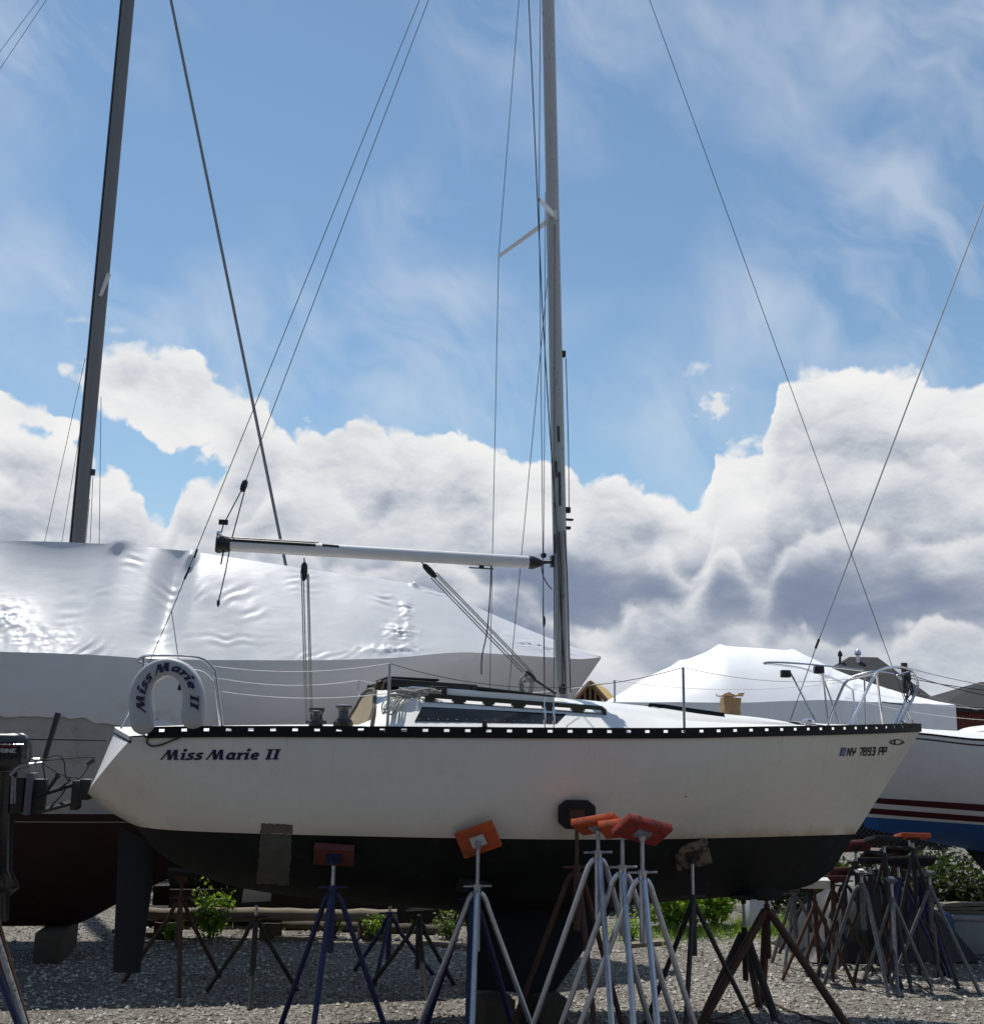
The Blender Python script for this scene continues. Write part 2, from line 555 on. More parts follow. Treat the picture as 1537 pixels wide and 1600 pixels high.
m_mast = mat('chipped_mast_paint', (0.40, 0.40, 0.40), 0.45, var=0.10, scale=9, col2=(0.05, 0.05, 0.055), thr=(0.63, 0.66), vscale=(3, 3, 1.1), bump=0.08)
m_boom = mat('white_boom_paint', (0.66, 0.66, 0.67), 0.4, var=0.06, scale=6, col2=(0.20, 0.19, 0.18), thr=(0.72, 0.80))
m_teak = mat('dark_oiled_wood', (0.030, 0.028, 0.018), 0.6, var=0.35, scale=6, vscale=(1, 8, 8))
m_board = mat('weathered_plywood', (0.32, 0.25, 0.16), 0.8, var=0.3, scale=5, vscale=(6, 6, 1), bump=0.2)
m_smoke = mat('smoked_acrylic', (0.007, 0.009, 0.013), 0.13, var=0.1, scale=3, spec=0.18)
m_navy = mat('navy_vinyl', (0.012, 0.008, 0.055), 0.4, var=0.1, scale=20)
m_blackvinyl = mat('black_vinyl', (0.012, 0.012, 0.016), 0.4, var=0.1, scale=20)
m_galv = mat('galvanised_pipe', (0.46, 0.48, 0.53), 0.34, metal=0.75, var=0.22, scale=22, col2=(0.25, 0.24, 0.25), thr=(0.6, 0.8))
m_rust = mat('rusty_pipe', (0.085, 0.040, 0.025), 0.85, var=0.4, scale=16, col2=(0.03, 0.022, 0.02), bump=0.4, bscale=90)
m_darkpipe = mat('dark_painted_pipe', (0.030, 0.028, 0.030), 0.7, var=0.4, scale=14, col2=(0.07, 0.035, 0.022), thr=(0.5, 0.7), bump=0.2)
m_bluepipe = mat('blue_painted_pipe', (0.010, 0.016, 0.075), 0.55, var=0.3, scale=14, col2=(0.05, 0.035, 0.03), thr=(0.6, 0.75), bump=0.15)
m_palepipe = mat('weathered_white_pipe', (0.40, 0.40, 0.40), 0.6, var=0.3, scale=14, col2=(0.12, 0.07, 0.045), thr=(0.5, 0.68))
m_orange = mat('orange_pad_paint', (0.46, 0.075, 0.016), 0.75, var=0.3, scale=9, col2=(0.14, 0.055, 0.03), thr=(0.52, 0.68), bump=0.2)
m_redpad = mat('red_pad_paint', (0.26, 0.026, 0.018), 0.7, var=0.3, scale=9, col2=(0.06, 0.018, 0.014), thr=(0.5, 0.64), bump=0.2)
m_darkredpad = mat('faded_dark_red_pad', (0.10, 0.022, 0.02), 0.8, var=0.3, scale=10, col2=(0.03, 0.02, 0.02), bump=0.3)
m_blackpad = mat('black_pad_carpet', (0.018, 0.017, 0.017), 0.95, var=0.4, scale=40, bump=0.8, bscale=180)
m_wornpad = mat('worn_plywood_pad', (0.20, 0.17, 0.13), 0.9, var=0.35, scale=9, col2=(0.04, 0.035, 0.03), thr=(0.48, 0.6), bump=0.3)
m_wood = mat('weathered_timber', (0.075, 0.06, 0.043), 0.9, var=0.35, scale=4, vscale=(1, 9, 9), bump=0.5, bscale=30)
m_log = mat('bleached_log', (0.20, 0.17, 0.125), 0.9, var=0.35, scale=4, vscale=(0.8, 8, 8), bump=0.6, bscale=20)

# ================================================================== ground
def gravel_mat():
    m = bpy.data.materials.new('crushed_shell_gravel'); m.use_nodes = True
    N = NT(m.node_tree); b = m.node_tree.nodes['Principled BSDF']
    tc = N.n('ShaderNodeTexCoord'); v = tc.outputs['Object']
    vo = N.n('ShaderNodeTexVoronoi'); N.l(v, vo.inputs['Vector']); vo.inputs['Scale'].default_value = 34
    vo2 = N.n('ShaderNodeTexVoronoi'); N.l(v, vo2.inputs['Vector']); vo2.inputs['Scale'].default_value = 85
    spx = N.n('ShaderNodeSeparateColor'); N.l(vo.outputs['Color'], spx.inputs[0])
    c = N.ramp(spx.outputs[0], [(0.0, (0.10, 0.087, 0.07)), (0.4, (0.225, 0.20, 0.168)), (0.75, (0.34, 0.312, 0.27)), (1.0, (0.52, 0.50, 0.45))])
    big = N.noise(v, 0.6, 5, 0.6)
    c = N.mix(N.m('MULTIPLY', N.ss(big, 0.42, 0.66), 0.62), c, (0.115, 0.095, 0.07))
    edge = N.ss(vo.outputs['Distance'], 0.35, 0.75)
    c = N.mix(N.m('MULTIPLY', edge, 0.55), c, (0.07, 0.06, 0.05))
    N.l(c, b.inputs['Base Color']); b.inputs['Roughness'].default_value = 0.9
    h = N.m('ADD', N.m('MULTIPLY', vo.outputs['Distance'], -1.0), N.m('MULTIPLY', vo2.outputs['Distance'], -0.4))
    bp = N.n('ShaderNodeBump'); bp.inputs['Strength'].default_value = 1.0; bp.inputs['Distance'].default_value = 0.03
    N.l(h, bp.inputs['Height']); N.l(bp.outputs[0], b.inputs['Normal'])
    return m
m_gravel = gravel_mat()
g = MB(); g.grid([[(-1500, -300, 0), (1500, -300, 0)], [(-1500, 2500, 0), (1500, 2500, 0)]])
ground = g.build('ground', m_gravel, smooth=0); tag(ground, 'pale crushed gravel boatyard ground', kind='structure')

def stone_mat():
    m = bpy.data.materials.new('loose_stone'); m.use_nodes = True
    N = NT(m.node_tree); b = m.node_tree.nodes['Principled BSDF']
    at_ = N.n('ShaderNodeTexCoord')
    n = N.noise(at_.outputs['Object'], 23, 2, 0.5)
    wn = N.n('ShaderNodeTexWhiteNoise', noise_dimensions='3D')
    N.l(N.scale(N.vm('FLOOR', N.scale(at_.outputs['Object'], 22)), 1.0), wn.inputs['Vector'])
    c = N.ramp(wn.outputs['Value'], [(0.0, (0.12, 0.10, 0.085)), (0.5, (0.34, 0.31, 0.265)), (1.0, (0.62, 0.60, 0.55))])
    N.l(c, b.inputs['Base Color']); b.inputs['Roughness'].default_value = 0.85
    return m
def scatter_stones():
    rnd = random.Random(11)
    vs = []; fs = []
    for i in range(30000):
        y = 9.6 + 7.5*rnd.random()**1.25
        x = rnd.uniform(-0.53, 0.53)*y
        s = rnd.choice((0.008, 0.010, 0.012, 0.015, 0.020, 0.030))*rnd.uniform(0.8, 1.3)
        a = rnd.uniform(0, 6.28); ca, sa = math.cos(a), math.sin(a)
        o = len(vs)
        for (px, py, pz) in ((1, 0, 0), (0, 0.8, 0), (-1, 0, 0), (0, -0.8, 0), (0.1, 0.1, 0.75), (0, 0, -0.3)):
            px *= rnd.uniform(0.7, 1.2)*s; py *= rnd.uniform(0.7, 1.2)*s
            vs.append((x+px*ca-py*sa, y+px*sa+py*ca, s*0.25+pz*s*rnd.uniform(0.7, 1.2)))
        for k in range(4):
            fs.append((o+k, o+(k+1) % 4, o+4)); fs.append((o+(k+1) % 4, o+k, o+5))
    me = bpy.data.meshes.new('loose_gravel'); me.from_pydata(vs, [], fs)
    o = bpy.data.objects.new('loose_gravel', me); COL.objects.link(o); me.materials.append(stone_mat())
    tag(o, 'loose pale stones scattered over the yard', 'gravel', kind='stuff')
scatter_stones()

# ================================================================== the sailboat
YAW = R_(14.0)
p0 = at(880, 1090, 11.3)
FB = Frame(p0.x, 11.3, YAW)
B = FB.B
boat = empty('sailboat', FB.loc, YAW, 'white keel sailboat with black rubbing rail and dark bottom propped on stands in front', 'sailboat')

uS = B(207, 1152, -0.8).x
uE = B(1437, 1142, 0).x
BD = [(0, .80), (.1, .97), (.2, 1.12), (.3, 1.23), (.4, 1.30), (.5, 1.32), (.6, 1.27), (.7, 1.12), (.8, .87), (.9, .51), (.96, .235), (1, .012)]
def bd(s): return interp(BD, s)
def edge_tab(pxs):
    out = []
    for x, y in pxs:
        b = 1.0
        for _ in range(20):
            p = B(x, y, -b); b = bd((p.x-uS)/(uE-uS))
        out.append((p.x, p.z))
    return sorted(out)
SHEER = edge_tab([(207, 1152), (330, 1150), (500, 1150), (700, 1151), (860, 1152), (1050, 1152), (1200, 1149), (1330, 1146), (1437, 1142)])
def D1(t):
    u = uS+(uE-uS)*t
    return u, bd(t), interp(SHEER, u)
KPX = [(138, 1240), (172, 1268), (210, 1291), (245, 1330), (300, 1362), (360, 1383), (430, 1396), (520, 1406), (640, 1417), (780, 1423), (920, 1420), (1060, 1408),
       (1150, 1401), (1210, 1395), (1262, 1385), (1300, 1360)]
KU = []; KZ = []
for x, y in KPX:
    t = (x-138)/(1300-138)
    p = B(x, y, 0)
    KU.append((t, p.x)); KZ.append((t, p.z))
def K1(t): return interp(KU, t), interp(KZ, t)
def nn1(t): return interp([(0, 2.0), (.15, 2.4), (.5, 2.5), (.75, 2.0), (1, 1.4)], t)
def mm1(t): return interp([(0, 2.0), (.15, 1.9), (.5, 1.75), (.75, 1.35), (1, 1.1)], t)
H1 = Hull(D1, K1, nn1, mm1)
# waterline (edge of the bottom paint): straight line in profile
w0 = on_hull(FB, H1, 262, 1297, v0=-0.7); w1 = on_hull(FB, H1, 1300, 1305, v0=-0.2)
WLA = (w1.z-w0.z)/(w1.x-w0.x); WLB = w0.z - WLA*w0.x
def wl(u): return WLA*u+WLB
GEL = gelcoat()

def qw(t):
    lo, hi = 0.0, 1.0
    for _ in range(24):
        q = (lo+hi)/2
        p = H1.pt(t, q)
        if p.z > wl(p.x): lo = q
        else: hi = q
    return min(0.9985, (lo+hi)/2)
NT_ = 70
ts = [i/NT_ for i in range(NT_+1)]
ts = [0.5-0.5*math.cos(math.pi*(0.08+0.92*t)) for t in ts]
ts = [(t-ts[0])/(ts[-1]-ts[0]) for t in ts]
def shell(q0f, q1f, nq, name, m):
    mb = MB()
    for side in (-1, 1):
        rows = []
        for t in ts:
            a, b = q0f(t), q1f(t)
            rows.append([H1.pt(t, a+(b-a)*math.sin(math.pi/2*k/nq), side) for k in range(nq+1)])
        mb.grid(rows)
    return mb
top_sh = shell(lambda t: 0.0, qw, 14, 'hull', GEL)
# convex transom
rows = []
for k in range(17):
    q = math.sin(math.pi/2*k/16)*0.9985
    p = H1.pt(0, q); hb = -p.y
    row = []
    for j in range(13):
        y = -hb+2*hb*j/12
        row.append(Vector((p.x-0.19*(1-(y/0.80)**2)*(1-0.55*q) + 0.19*(1-(hb/0.80)**2)*(1-0.55*q), y, p.z+0.085*(1-(y/0.80)**2)*max(0.0, 1-q*1.6)**2)))
    rows.append(row)
MB().grid(rows).build('transom', m_white, boat, smooth=32)  # whiter gelcoat than the topsides, so the transom looks sunlit
top_sh.build('hull', GEL, boat, smooth=32, weld=True, label='white topsides with yellow stain along the waterline')
shell(qw, lambda t: 1.0, 12, 'hull_bottom', m_bottom).build('hull_bottom', m_bottom, boat, smooth=40, weld=True, label='dark antifouled underbody')

def deck_z(u, y):
    t = min(1, max(0, (u-uS)/(uE-uS)))
    b = max(0.05, bd(t)); z = interp(SHEER, u)
    return z + 0.012 + 0.115*min(1, b/1.1)*(1-min(1, abs(y)/b)**2)
# deck with a cockpit well
dk = MB()
rows = []
CK0, CK1 = uS+0.45, uS+2.25
us = sorted(list([uS+(uE-uS)*k/80 for k in range(81)]) + [CK0, CK0+0.015, CK1, CK1-0.015])
for u in us:
    t = (u-uS)/(uE-uS); b = bd(t)
    ys = [-1, -.93, -.82, -.7]; ys = [y*b for y in ys] + [-0.5*b, -0.435*b, -0.43*b, -0.2*b, 0, .2*b, .43*b, .435*b, .5*b] + [-y*b for y in reversed(ys)]
    row = []
    for y in ys:
        z = deck_z(u, y)
        if CK0 < u < CK1 and abs(y) < 0.432*b: z -= 0.42
        row.append(Vector((u, y, z)))
    rows.append(row)
dk.grid(rows)
# aft deck lip that follows the curved transom
lip = []
for j in range(13):
    y = -0.80+1.6*j/12
    u = uS-0.19*(1-(y/0.80)**2)
    lip.append((u, y))
z0 = interp(SHEER, uS)
dk.grid([[Vector((u-0.022, y*1.012, deck_z(uS, y)-0.045)) for u, y in lip], [Vector((u-0.024, y*1.012, deck_z(uS, y)-0.004)) for u, y in lip], [Vector((uS+0.01, y, deck_z(uS, y))) for u, y in lip]])
dk.build('deck', m_white, boat, smooth=25)

# slotted toe rail
def sheer_pt(t, side, dz=0.0, out=0.0):
    u, b, z = D1(t)
    t2 = min(1, t+0.004); t1 = max(0, t-0.004)
    a = Vector((D1(t1)[0], side*D1(t1)[1], 0)); c = Vector((D1(t2)[0], side*D1(t2)[1], 0))
    d = (c-a).normalized(); n = Vector((d.y, -d.x, 0))*(1 if side < 0 else -1)
    return Vector((u, side*b, z+dz)) + n*out
def arc_ts(side, t0, t1, step):
    out = [t0]; t = t0; acc = 0
    pt = sheer_pt(t0, side)
    while t < t1:
        t += 0.0004
        p = sheer_pt(min(t, t1), side); acc += (p-pt).length; pt = p
        if acc >= step:
            out.append(min(t, t1)); acc = 0
    return out
for side in (-1, 1):
    mb = MB()
    tt = arc_ts(side, 0.015, 0.985, 0.0445)
    n = len(tt)
    def strip(a, b, z0_, z1_, o0=0.012, o1=0.002):
        pa = [sheer_pt(a, side, z0_, o0), sheer_pt(a, side, z1_, o0), sheer_pt(a, side, z1_, o1), sheer_pt(a, side, z0_, o1)]
        pb = [sheer_pt(b, side, z0_, o0), sheer_pt(b, side, z1_, o0), sheer_pt(b, side, z1_, o1), sheer_pt(b, side, z0_, o1)]
        mb.add(pa+pb, [(0, 1, 5, 4), (1, 2, 6, 5), (2, 3, 7, 6), (3, 0, 4, 7), (0, 3, 2, 1), (4, 5, 6, 7)])
    for i in range(n-1):
        a, b = tt[i], tt[i+1]
        strip(a, b, -0.012, 0.040, 0.015)
        strip(a, b, 0.063, 0.084, 0.013)
        if i % 4 != 2:
            strip(a, b, 0.040, 0.063, 0.0125)
    strip(0.985, 1.0, -0.012, 0.08)
    mb.build('toe_rail', m_blackal, boat, smooth=0)
mb = MB()
mb.tube([Vector((u-0.016, y*1.012, deck_z(uS, y)-0.052)) for u, y in lip], 0.013, 6)
mb.build('transom_trim', m_rudder, boat)

# coachroof
RIM = [(600, 1092, .80), (660, 1094, .80), (760, 1100, .80), (870, 1107, .79), (945, 1112, .76), (1000, 1119, .67), (1060, 1125, .56), (1130, 1129, .44), (1200, 1132, .33), (1255, 1134, .25)]
CRN = [(598, 1078), (690, 1081), (760, 1084), (870, 1091), (905, 1094), (1000, 1103), (1100, 1113), (1180, 1121), (1235, 1129), (1290, 1135)]
rz = []; rw = []
for x, y, w in RIM:
    p = B(x, y, -w); rz.append((p.x, p.z)); rw.append((p.x, w))
cz = sorted([(p.x, p.z) for p in [B(x, y, 0) for x, y in CRN]])
UA = rz[0][0]; UF = B(1285, 1135, 0).x
def roof_sec(u):
    w = interp(rw, u)*min(1.0, max(0.12, (UF+0.15-u)/0.8)**0.6)
    k = 1.0
    if u > UF-0.5: k = max(0.0, (UF-u)/0.5)
    zr = interp(rz, u); zc = interp(cz, u)
    wb = min(w+0.40, bd(min(1, max(0, (u-uS)/(uE-uS))))-0.07)
    zb = deck_z(u, wb)-0.03
    zr = zb+(zr-zb)*k; zc = max(zc, zr+0.02)
    zc = zb+(zc-zb)*(0.35+0.65*k) if k < 1 else zc
    half = [(wb, zb), (w+0.10, zb+(zr-zb)*0.74), (w+0.03, zb+(zr-zb)*0.93), (w-0.03, zr), (w*0.82, zr+(zc-zr)*0.38), (w*0.55, zr+(zc-zr)*0.74), (w*0.25, zr+(zc-zr)*0.95)]
    return [Vector((u, -y, z)) for y, z in half] + [Vector((u, 0, zc))] + [Vector((u, y, z)) for y, z in reversed(half)]
rows = []
nu = 50
def low_aft(sec_, u):
    """the cabin sides drop a little towards the aft bulkhead"""
    k = interp([(UA, .74), (UA+.08, .86), (UA+.18, .96), (UA+.28, 1.0)], u)
    out = []
    for p in sec_:
        zb = deck_z(u, p.y)-0.03
        out.append(Vector((p.x, p.y, zb+(p.z-zb)*k)) if abs(p.y) > 0.6 else p)
    return out
for i in range(nu+1):
    u = UA+(UF-UA)*i/nu
    rows.append(low_aft(roof_sec(u), u))
zm = max(p.z for p in rows[0])
rows[0] = [p-Vector((0.30*(zm-p.z), 0, 0)) for p in rows[0]]
rows[1] = [p-Vector((0.10*(zm-p.z), 0, 0)) for p in rows[1]]
cr = MB(); cr.grid(rows)
cr.build('coachroof', m_white, boat, smooth=28)
bh = [p for p in rows[0]]
MB().slab(bh, (-0.02, 0, 0)).build('aft_bulkhead', m_board, boat, smooth=20)
MB().tube([p+Vector((-0.025, 0, 0)) for p in bh], 0.016, 5).build('bulkhead_trim', m_teak, boat)
# low coaming that sweeps aft from the cabin side
for side in (-1, 1):
    crow = []
    for i in range(15):
        f = i/14; u = UA+0.30-0.78*f
        h_ = 0.30*interp([(0, 1.0), (.25, .72), (.45, .40), (.65, .17), (.85, .05), (1, 0.0)], f)
        crow.append([Vector((u, side*y, deck_z(u, y)-0.02+h_*k)) for y, k in ((1.02, 0), (0.96, .35), (0.90, .75), (0.86, 1.0), (0.78, 1.0), (0.74, 0.0))])
    MB().grid(crow).build('cockpit_coaming', m_white, boat, smooth=40)

def side_pt(px, py, off=0.012):
    """on the near cabin side"""
    v = -0.85
    for _ in range(8):
        p = B(px, py, v)
        s_ = roof_sec(p.x)
        zb, zr = s_[0].z, s_[3].z
        f = min(1, max(0, (p.z-zb)/(zr-zb)))
        if f < 0.72: y = s_[0].y+(s_[1].y-s_[0].y)*f/0.72
        else: y = s_[1].y+(s_[3].y-s_[1].y)*(f-0.72)/0.28
        v = y-off
    return B(px, py, v)
# long smoked window
mb = MB()
nx = 22
rows = []
for j in range(5):
    f = j/4
    row = []
    for i in range(nx+1):
        g_ = i/nx
        xt = 661+(887-661)*g_; yt = 1100.5+(1113.5-1100.5)*g_
        xb = 648+(869-648)*g_; yb = 1126.5+(1130.5-1126.5)*g_
        row.append(side_pt(xt+(xb-xt)*f, yt+(yb-yt)*f, 0.016))
    rows.append(row)
mb.grid(rows)
back = [[p+Vector((0, 0.014, 0)) for p in r] for r in rows]
for edge in (0, -1):
    mb.grid([rows[edge], back[edge]])
mb.grid([[r[0] for r in rows], [r[0] for r in back]]); mb.grid([[r[-1] for r in rows], [r[-1] for r in back]])
win = mb.build('cabin_window', m_smoke, boat, smooth=40)
mb = MB()
for i in range(15):
    p = side_pt(655+(862-655)*i/14, 1123.5+4*i/14, 0.018); mb.lathe(p, [(0.005, -0.002), (0.005, 0.003), (0.002, 0.005)], 6, Matrix.Rotation(R_(90), 3, 'X'))
tag(mb.build('screw', m_ss, win), kind='stuff')
# slotted hand rail along the cabin top edge
mb = MB()
hp = [side_pt(x, 1097.5+(1117.5-1097.5)*(x-664)/(947-664), 0.0) for x in range(664, 948, 3)]
def rail_seg(i, z0_, z1_, w=0.022):
    a, b = hp[i], hp[i+1]
    for s_ in (0,):
        pa = [a+Vector((0, -w, z0_)), a+Vector((0, -w, z1_)), a+Vector((0, w, z1_)), a+Vector((0, w, z0_))]
        pb = [b+Vector((0, -w, z0_)), b+Vector((0, -w, z1_)), b+Vector((0, w, z1_)), b+Vector((0, w, z0_))]
        mb.add(pa+pb, [(0, 1, 5, 4), (1, 2, 6, 5), (2, 3, 7, 6), (3, 0, 4, 7), (0, 3, 2, 1), (4, 5, 6, 7)])
nh = len(hp)-1
for i in range(nh):
    x = 664+3*i
    f = ((x-676) % 46.5)/46.5
    e = min(1.0, i/3+0.35, (nh-1-i)/3+0.4)
    rail_seg(i, 0.042*1.0, 0.042+0.040*e)
    rail_seg(i, -0.014, 0.006)
    if f > 0.70 or x < 674 or x > 940:
        rail_seg(i, 0.006, 0.042)
    elif f > 0.64 or f < 0.05:
        rail_seg(i, 0.024, 0.042)
mb.build('hand_rail', m_teak, boat, smooth=0)

# raised centre of the coachroof with dark hatch slabs
def bar_on(name, m, pxa, pxb, v0, v1, ha, hb, bevel=0.006):
    a0, b0_ = B(*pxa, v0), B(*pxb, v0)
    vs = []
    for p, h in ((a0, ha), (b0_, hb)):
        vs += [Vector((p.x, v0, p.z-h)), Vector((p.x, v0, p.z)), Vector((p.x, v1, p.z)), Vector((p.x, v1, p.z-h))]
    return MB().add(vs, [(0, 1, 5, 4), (1, 2, 6, 5), (2, 3, 7, 6), (3, 0, 4, 7), (0, 3, 2, 1), (4, 5, 6, 7)]).build(name, m, boat, smooth=30, bevel=bevel)
bar_on('sea_hood', m_white, (640, 1072), (866, 1087), -0.60, 0.60, 0.17, 0.12, 0.02)
bar_on('hatch_slab', m_black, (606, 1060), (746, 1070), -0.42, 0.42, 0.075, 0.055, 0.008)
bar_on('hatch_top', m_rudder, (606, 1056.5), (686, 1061), -0.40, 0.40, 0.02, 0.02, 0.004)
bar_on('hood_trim', m_black, (744, 1072.5), (868, 1087), -0.606, 0.606, 0.025, 0.018, 0.004)
# foredeck hatch: white coaming and dark lid
mb = MB()
def fh(px, py, v): return B(px, py, v)
q = [fh(1035, 1112, -0.30), fh(1137, 1127, -0.30)]
lo = [Vector((p.x+d, -0.36, p.z-0.05)) for p, d in ((q[0], -0.06), (q[1], 0.08))]
pts = [lo[0], Vector((q[0].x, -0.30, q[0].z+0.035)), Vector((q[1].x, -0.30, q[1].z+0.03)), lo[1]]
mir = [Vector((p.x, -p.y, p.z)) for p in pts]
mb.add(pts+mir, [(0, 1, 2, 3), (7, 6, 5, 4), (1, 5, 6, 2), (0, 4, 5, 1), (3, 2, 6, 7), (0, 3, 7, 4)])
fhatch = mb.build('foredeck_hatch', m_white, boat, smooth=20, bevel=0.008)
a, b_ = B(1037, 1100.5, -0.27), B(1131, 1114, -0.27)
mb = MB()
vs = []
for p in (a, b_):
    vs += [Vector((p.x, -0.29, p.z-0.045)), Vector((p.x, -0.27, p.z)), Vector((p.x, 0.27, p.z)), Vector((p.x, 0.29, p.z-0.045))]
mb.add(vs, [(0, 1, 5, 4), (1, 2, 6, 5), (2, 3, 7, 6), (3, 0, 4, 7), (0, 3, 2, 1), (4, 5, 6, 7)])
c_ = B(1016, 1103, -0.2)
mb.tube([a+Vector((0.02, 0.05, -0.02)), c_+Vector((0, 0, 0.01)), c_+Vector((-0.02, 0.0, -0.05))], 0.022, 6)
mb.build('hatch_lid', m_smoke, fhatch, smooth=20)

# companionway boards
mb = MB()
bw = [B(578, 1129, -0.30), B(597, 1066, -0.30)]
for k in range(4):
    a = bw[0].lerp(bw[1], k/4+0.004); b_ = bw[0].lerp(bw[1], (k+1)/4-0.004)
    mbk = MB(); o = Vector((0.03, 0, 0))
    vs = [a, b_, b_+Vector((0, .6, 0)), a+Vector((0, .6, 0))]
    mbk.slab(vs, o); mbk.build('companionway_board', m_board, boat, smooth=0)
mb = MB()
for y in (-0.33, 0.33):
    mb.tube([Vector((bw[0].x-0.03, y, bw[0].z)), Vector((bw[1].x-0.03, y, bw[1].z))], 0.025, 4)
mb.tube([Vector((bw[1].x-0.01, -0.33, bw[1].z)), Vector((bw[1].x-0.01, 0.33, bw[1].z))], 0.02, 4)
mb.build('companionway_frame', m_teak, boat)

# keel and rudder
def fin(name, m, prof_px, thick, zlo, label):
    """prof: (lead top, lead bottom, trail bottom, trail top) pixels in the centre plane"""
    lt, lb, tb, tt_ = [B(x, y, 0) for x, y in prof_px]
    mb = MB(); rows = []
    foil = [(0, 0.0), (.03, .32), (.1, .72), (.25, 1.0), (.45, .95), (.7, .55), (.9, .2), (1, .02)]
    for k in range(9):
        f = k/8
        a = lt.lerp(lb, f); c = tt_.lerp(tb, f)
        th = thick*(1-0.25*f)/2
        row = [a.lerp(c, s_)+Vector((0, -w*th, 0)) for s_, w in foil]+[a.lerp(c, s_)+Vector((0, w*th, 0)) for s_, w in reversed(foil)]
        rows.append(row)
    mb.grid(rows)
    mb.add(rows[-1], [tuple(range(len(rows[-1])))])
    return mb.build(name, m, boat, smooth=40, label=label)
KEELB = 1549
fin('keel', m_keel, [(975, 1395), (868, KEELB), (736, KEELB-2), (725, 1400)], 0.22, 0, 'blue black swept fin keel')
fin('rudder', m_rudder, [(247, 1318), (219, 1520), (176, 1520), (186, 1292)], 0.09, 0, 'dark grey spade rudder')
keel_z = B(800, KEELB, 0).z
# ------------------------------------------------------------------ rig
MT = B(846, -455, 0)
MT.y = 0
MBASE = Vector((0, 0, deck_z(0, 0)+0.02))
def mast_at(py):
    """point on the mast axis seen at photo height py"""
    lo, hi = 0.0, 1.0
    Mw = FB.M
    for _ in range(30):
        f = (lo+hi)/2
        w = Mw @ MBASE.lerp(MT, f)
        c = CROT.transposed() @ (w-EYE)
        y = 800-F*(c.y/-c.z)
        if y > py: lo = f
        else: hi = f
    return MBASE.lerp(MT, lo)
mb = MB()
sec = [(math.cos(a), math.sin(a)) for a in [2*math.pi*k/16 for k in range(16)]]
rows = []
for k in range(25):
    f = k/24
    p = MBASE.lerp(MT, f)
    r = 1.0 if f < 0.8 else 1.0-0.3*(f-0.8)/0.2
    row = [p+Vector((0.080*r*c*(1 if c > 0 else 0.92), 0.055*r*s_, 0)) for c, s_ in sec]
    rows.append(row+[row[0]])
mb.grid(rows); mb.add(rows[0][:-1], [tuple(range(16))]); mb.add(rows[-1][:-1], [tuple(range(16))])
mast = mb.build('mast', m_mast, boat, smooth=50, weld=True)
mb = MB(); mb.lathe(MBASE+Vector((0, 0, -0.03)), [(0.12, 0), (0.12, 0.03), (0.10, 0.05)], 16)
mb.build('mast_collar', m_black, mast)
mb = MB(); mb.tube([MBASE+Vector((-0.078, 0, 0.9)), MT+Vector((-0.055, 0, 0))], 0.014, 4); mb.build('sail_track', m_blackal, mast)
# spreaders
SPN = B(842, 311, -0.78); SPF = B(779, 400, 0.78)
rn, rf = mast_at(338), mast_at(338)
for tip, s_ in ((SPN, -1), (SPF, 1)):
    mb = MB()
    root = rn+Vector((0.0, 0.045*s_, 0))
    mb.tube([root, root.lerp(tip, 0.5), tip], [0.040, 0.034, 0.026], 8, flat=0.45)
    mb.tube([root+Vector((0.02, 0, 0.06)), root+Vector((0.02, 0, -0.06))], 0.018, 6)
    mb.build('spreader', m_boom, mast)
def wire(name, pts, r=0.0042, m=None, par=None, n=6):
    return MB().tube(pts, r, n).build(name, m or m_wire, par or boat)
CPN = B(851, 1139, -1.19); CPF = B(764, 1118, 1.19)
CPN.z = deck_z(CPN.x, CPN.y)+0.03; CPF.z = deck_z(CPF.x, CPF.y)+0.03
TOPN = MT+Vector((0, -0.03, -0.15)); TOPF = MT+Vector((0, 0.03, -0.15))
def turnbuckle(p, d, par=None):
    mb = MB(); d = (Vector(d)-Vector(p)).normalized(); p = Vector(p)
    mb.tube([p-d*0.03, p+d*0.05, p+d*0.06, p+d*0.20, p+d*0.21, p+d*0.30], [0.006, 0.006, 0.012, 0.012, 0.006, 0.006], 8)
    mb.tube([p-d*0.06, p+d*0.0], 0.010, 6, flat=0.5)
    return mb.build('turnbuckle', m_ss, par or boat)
wire('shroud', [CPN, SPN, TOPN]); turnbuckle(CPN, SPN)
wire('shroud', [CPF, SPF, TOPF]); turnbuckle(CPF, SPF)
CLN = CPN+Vector((0.10, 0.05, 0.01)); CLF = CPF+Vector((0.16, -0.1, 0.02))
wire('lower_shroud', [CLN, mast_at(352)+Vector((0.01, -0.05, 0))]); turnbuckle(CLN, mast_at(352))
wire('lower_shroud', [CLF, mast_at(400)+Vector((-0.03, 0.05, 0))]); turnbuckle(CLF, mast_at(400))
BOWP = B(1428, 1136, 0)
wire('forestay', [BOWP, MT+Vector((0.05, 0, -0.05))], 0.0045); turnbuckle(BOWP, MT)
SPLIT = B(268, 955, 0)
wire('backstay', [MT+Vector((-0.05, 0, 0)), SPLIT], 0.0042)
for (a, b_) in (((308, 858), (303, 872)), ((297, 886), (288, 905))):
    MB().tube([B(*a, 0), B(*b_, 0)], 0.011, 6).build('backstay_insulator', m_black, boat)
bA = B(193, 1129, -0.35); bC = B(296, 1133, -0.85); bC.z = deck_z(bC.x, bC.y)+0.01
wire('backstay_leg', [SPLIT, bA], 0.0042); wire('backstay_leg', [SPLIT, bC], 0.004)
turnbuckle(bA, SPLIT)
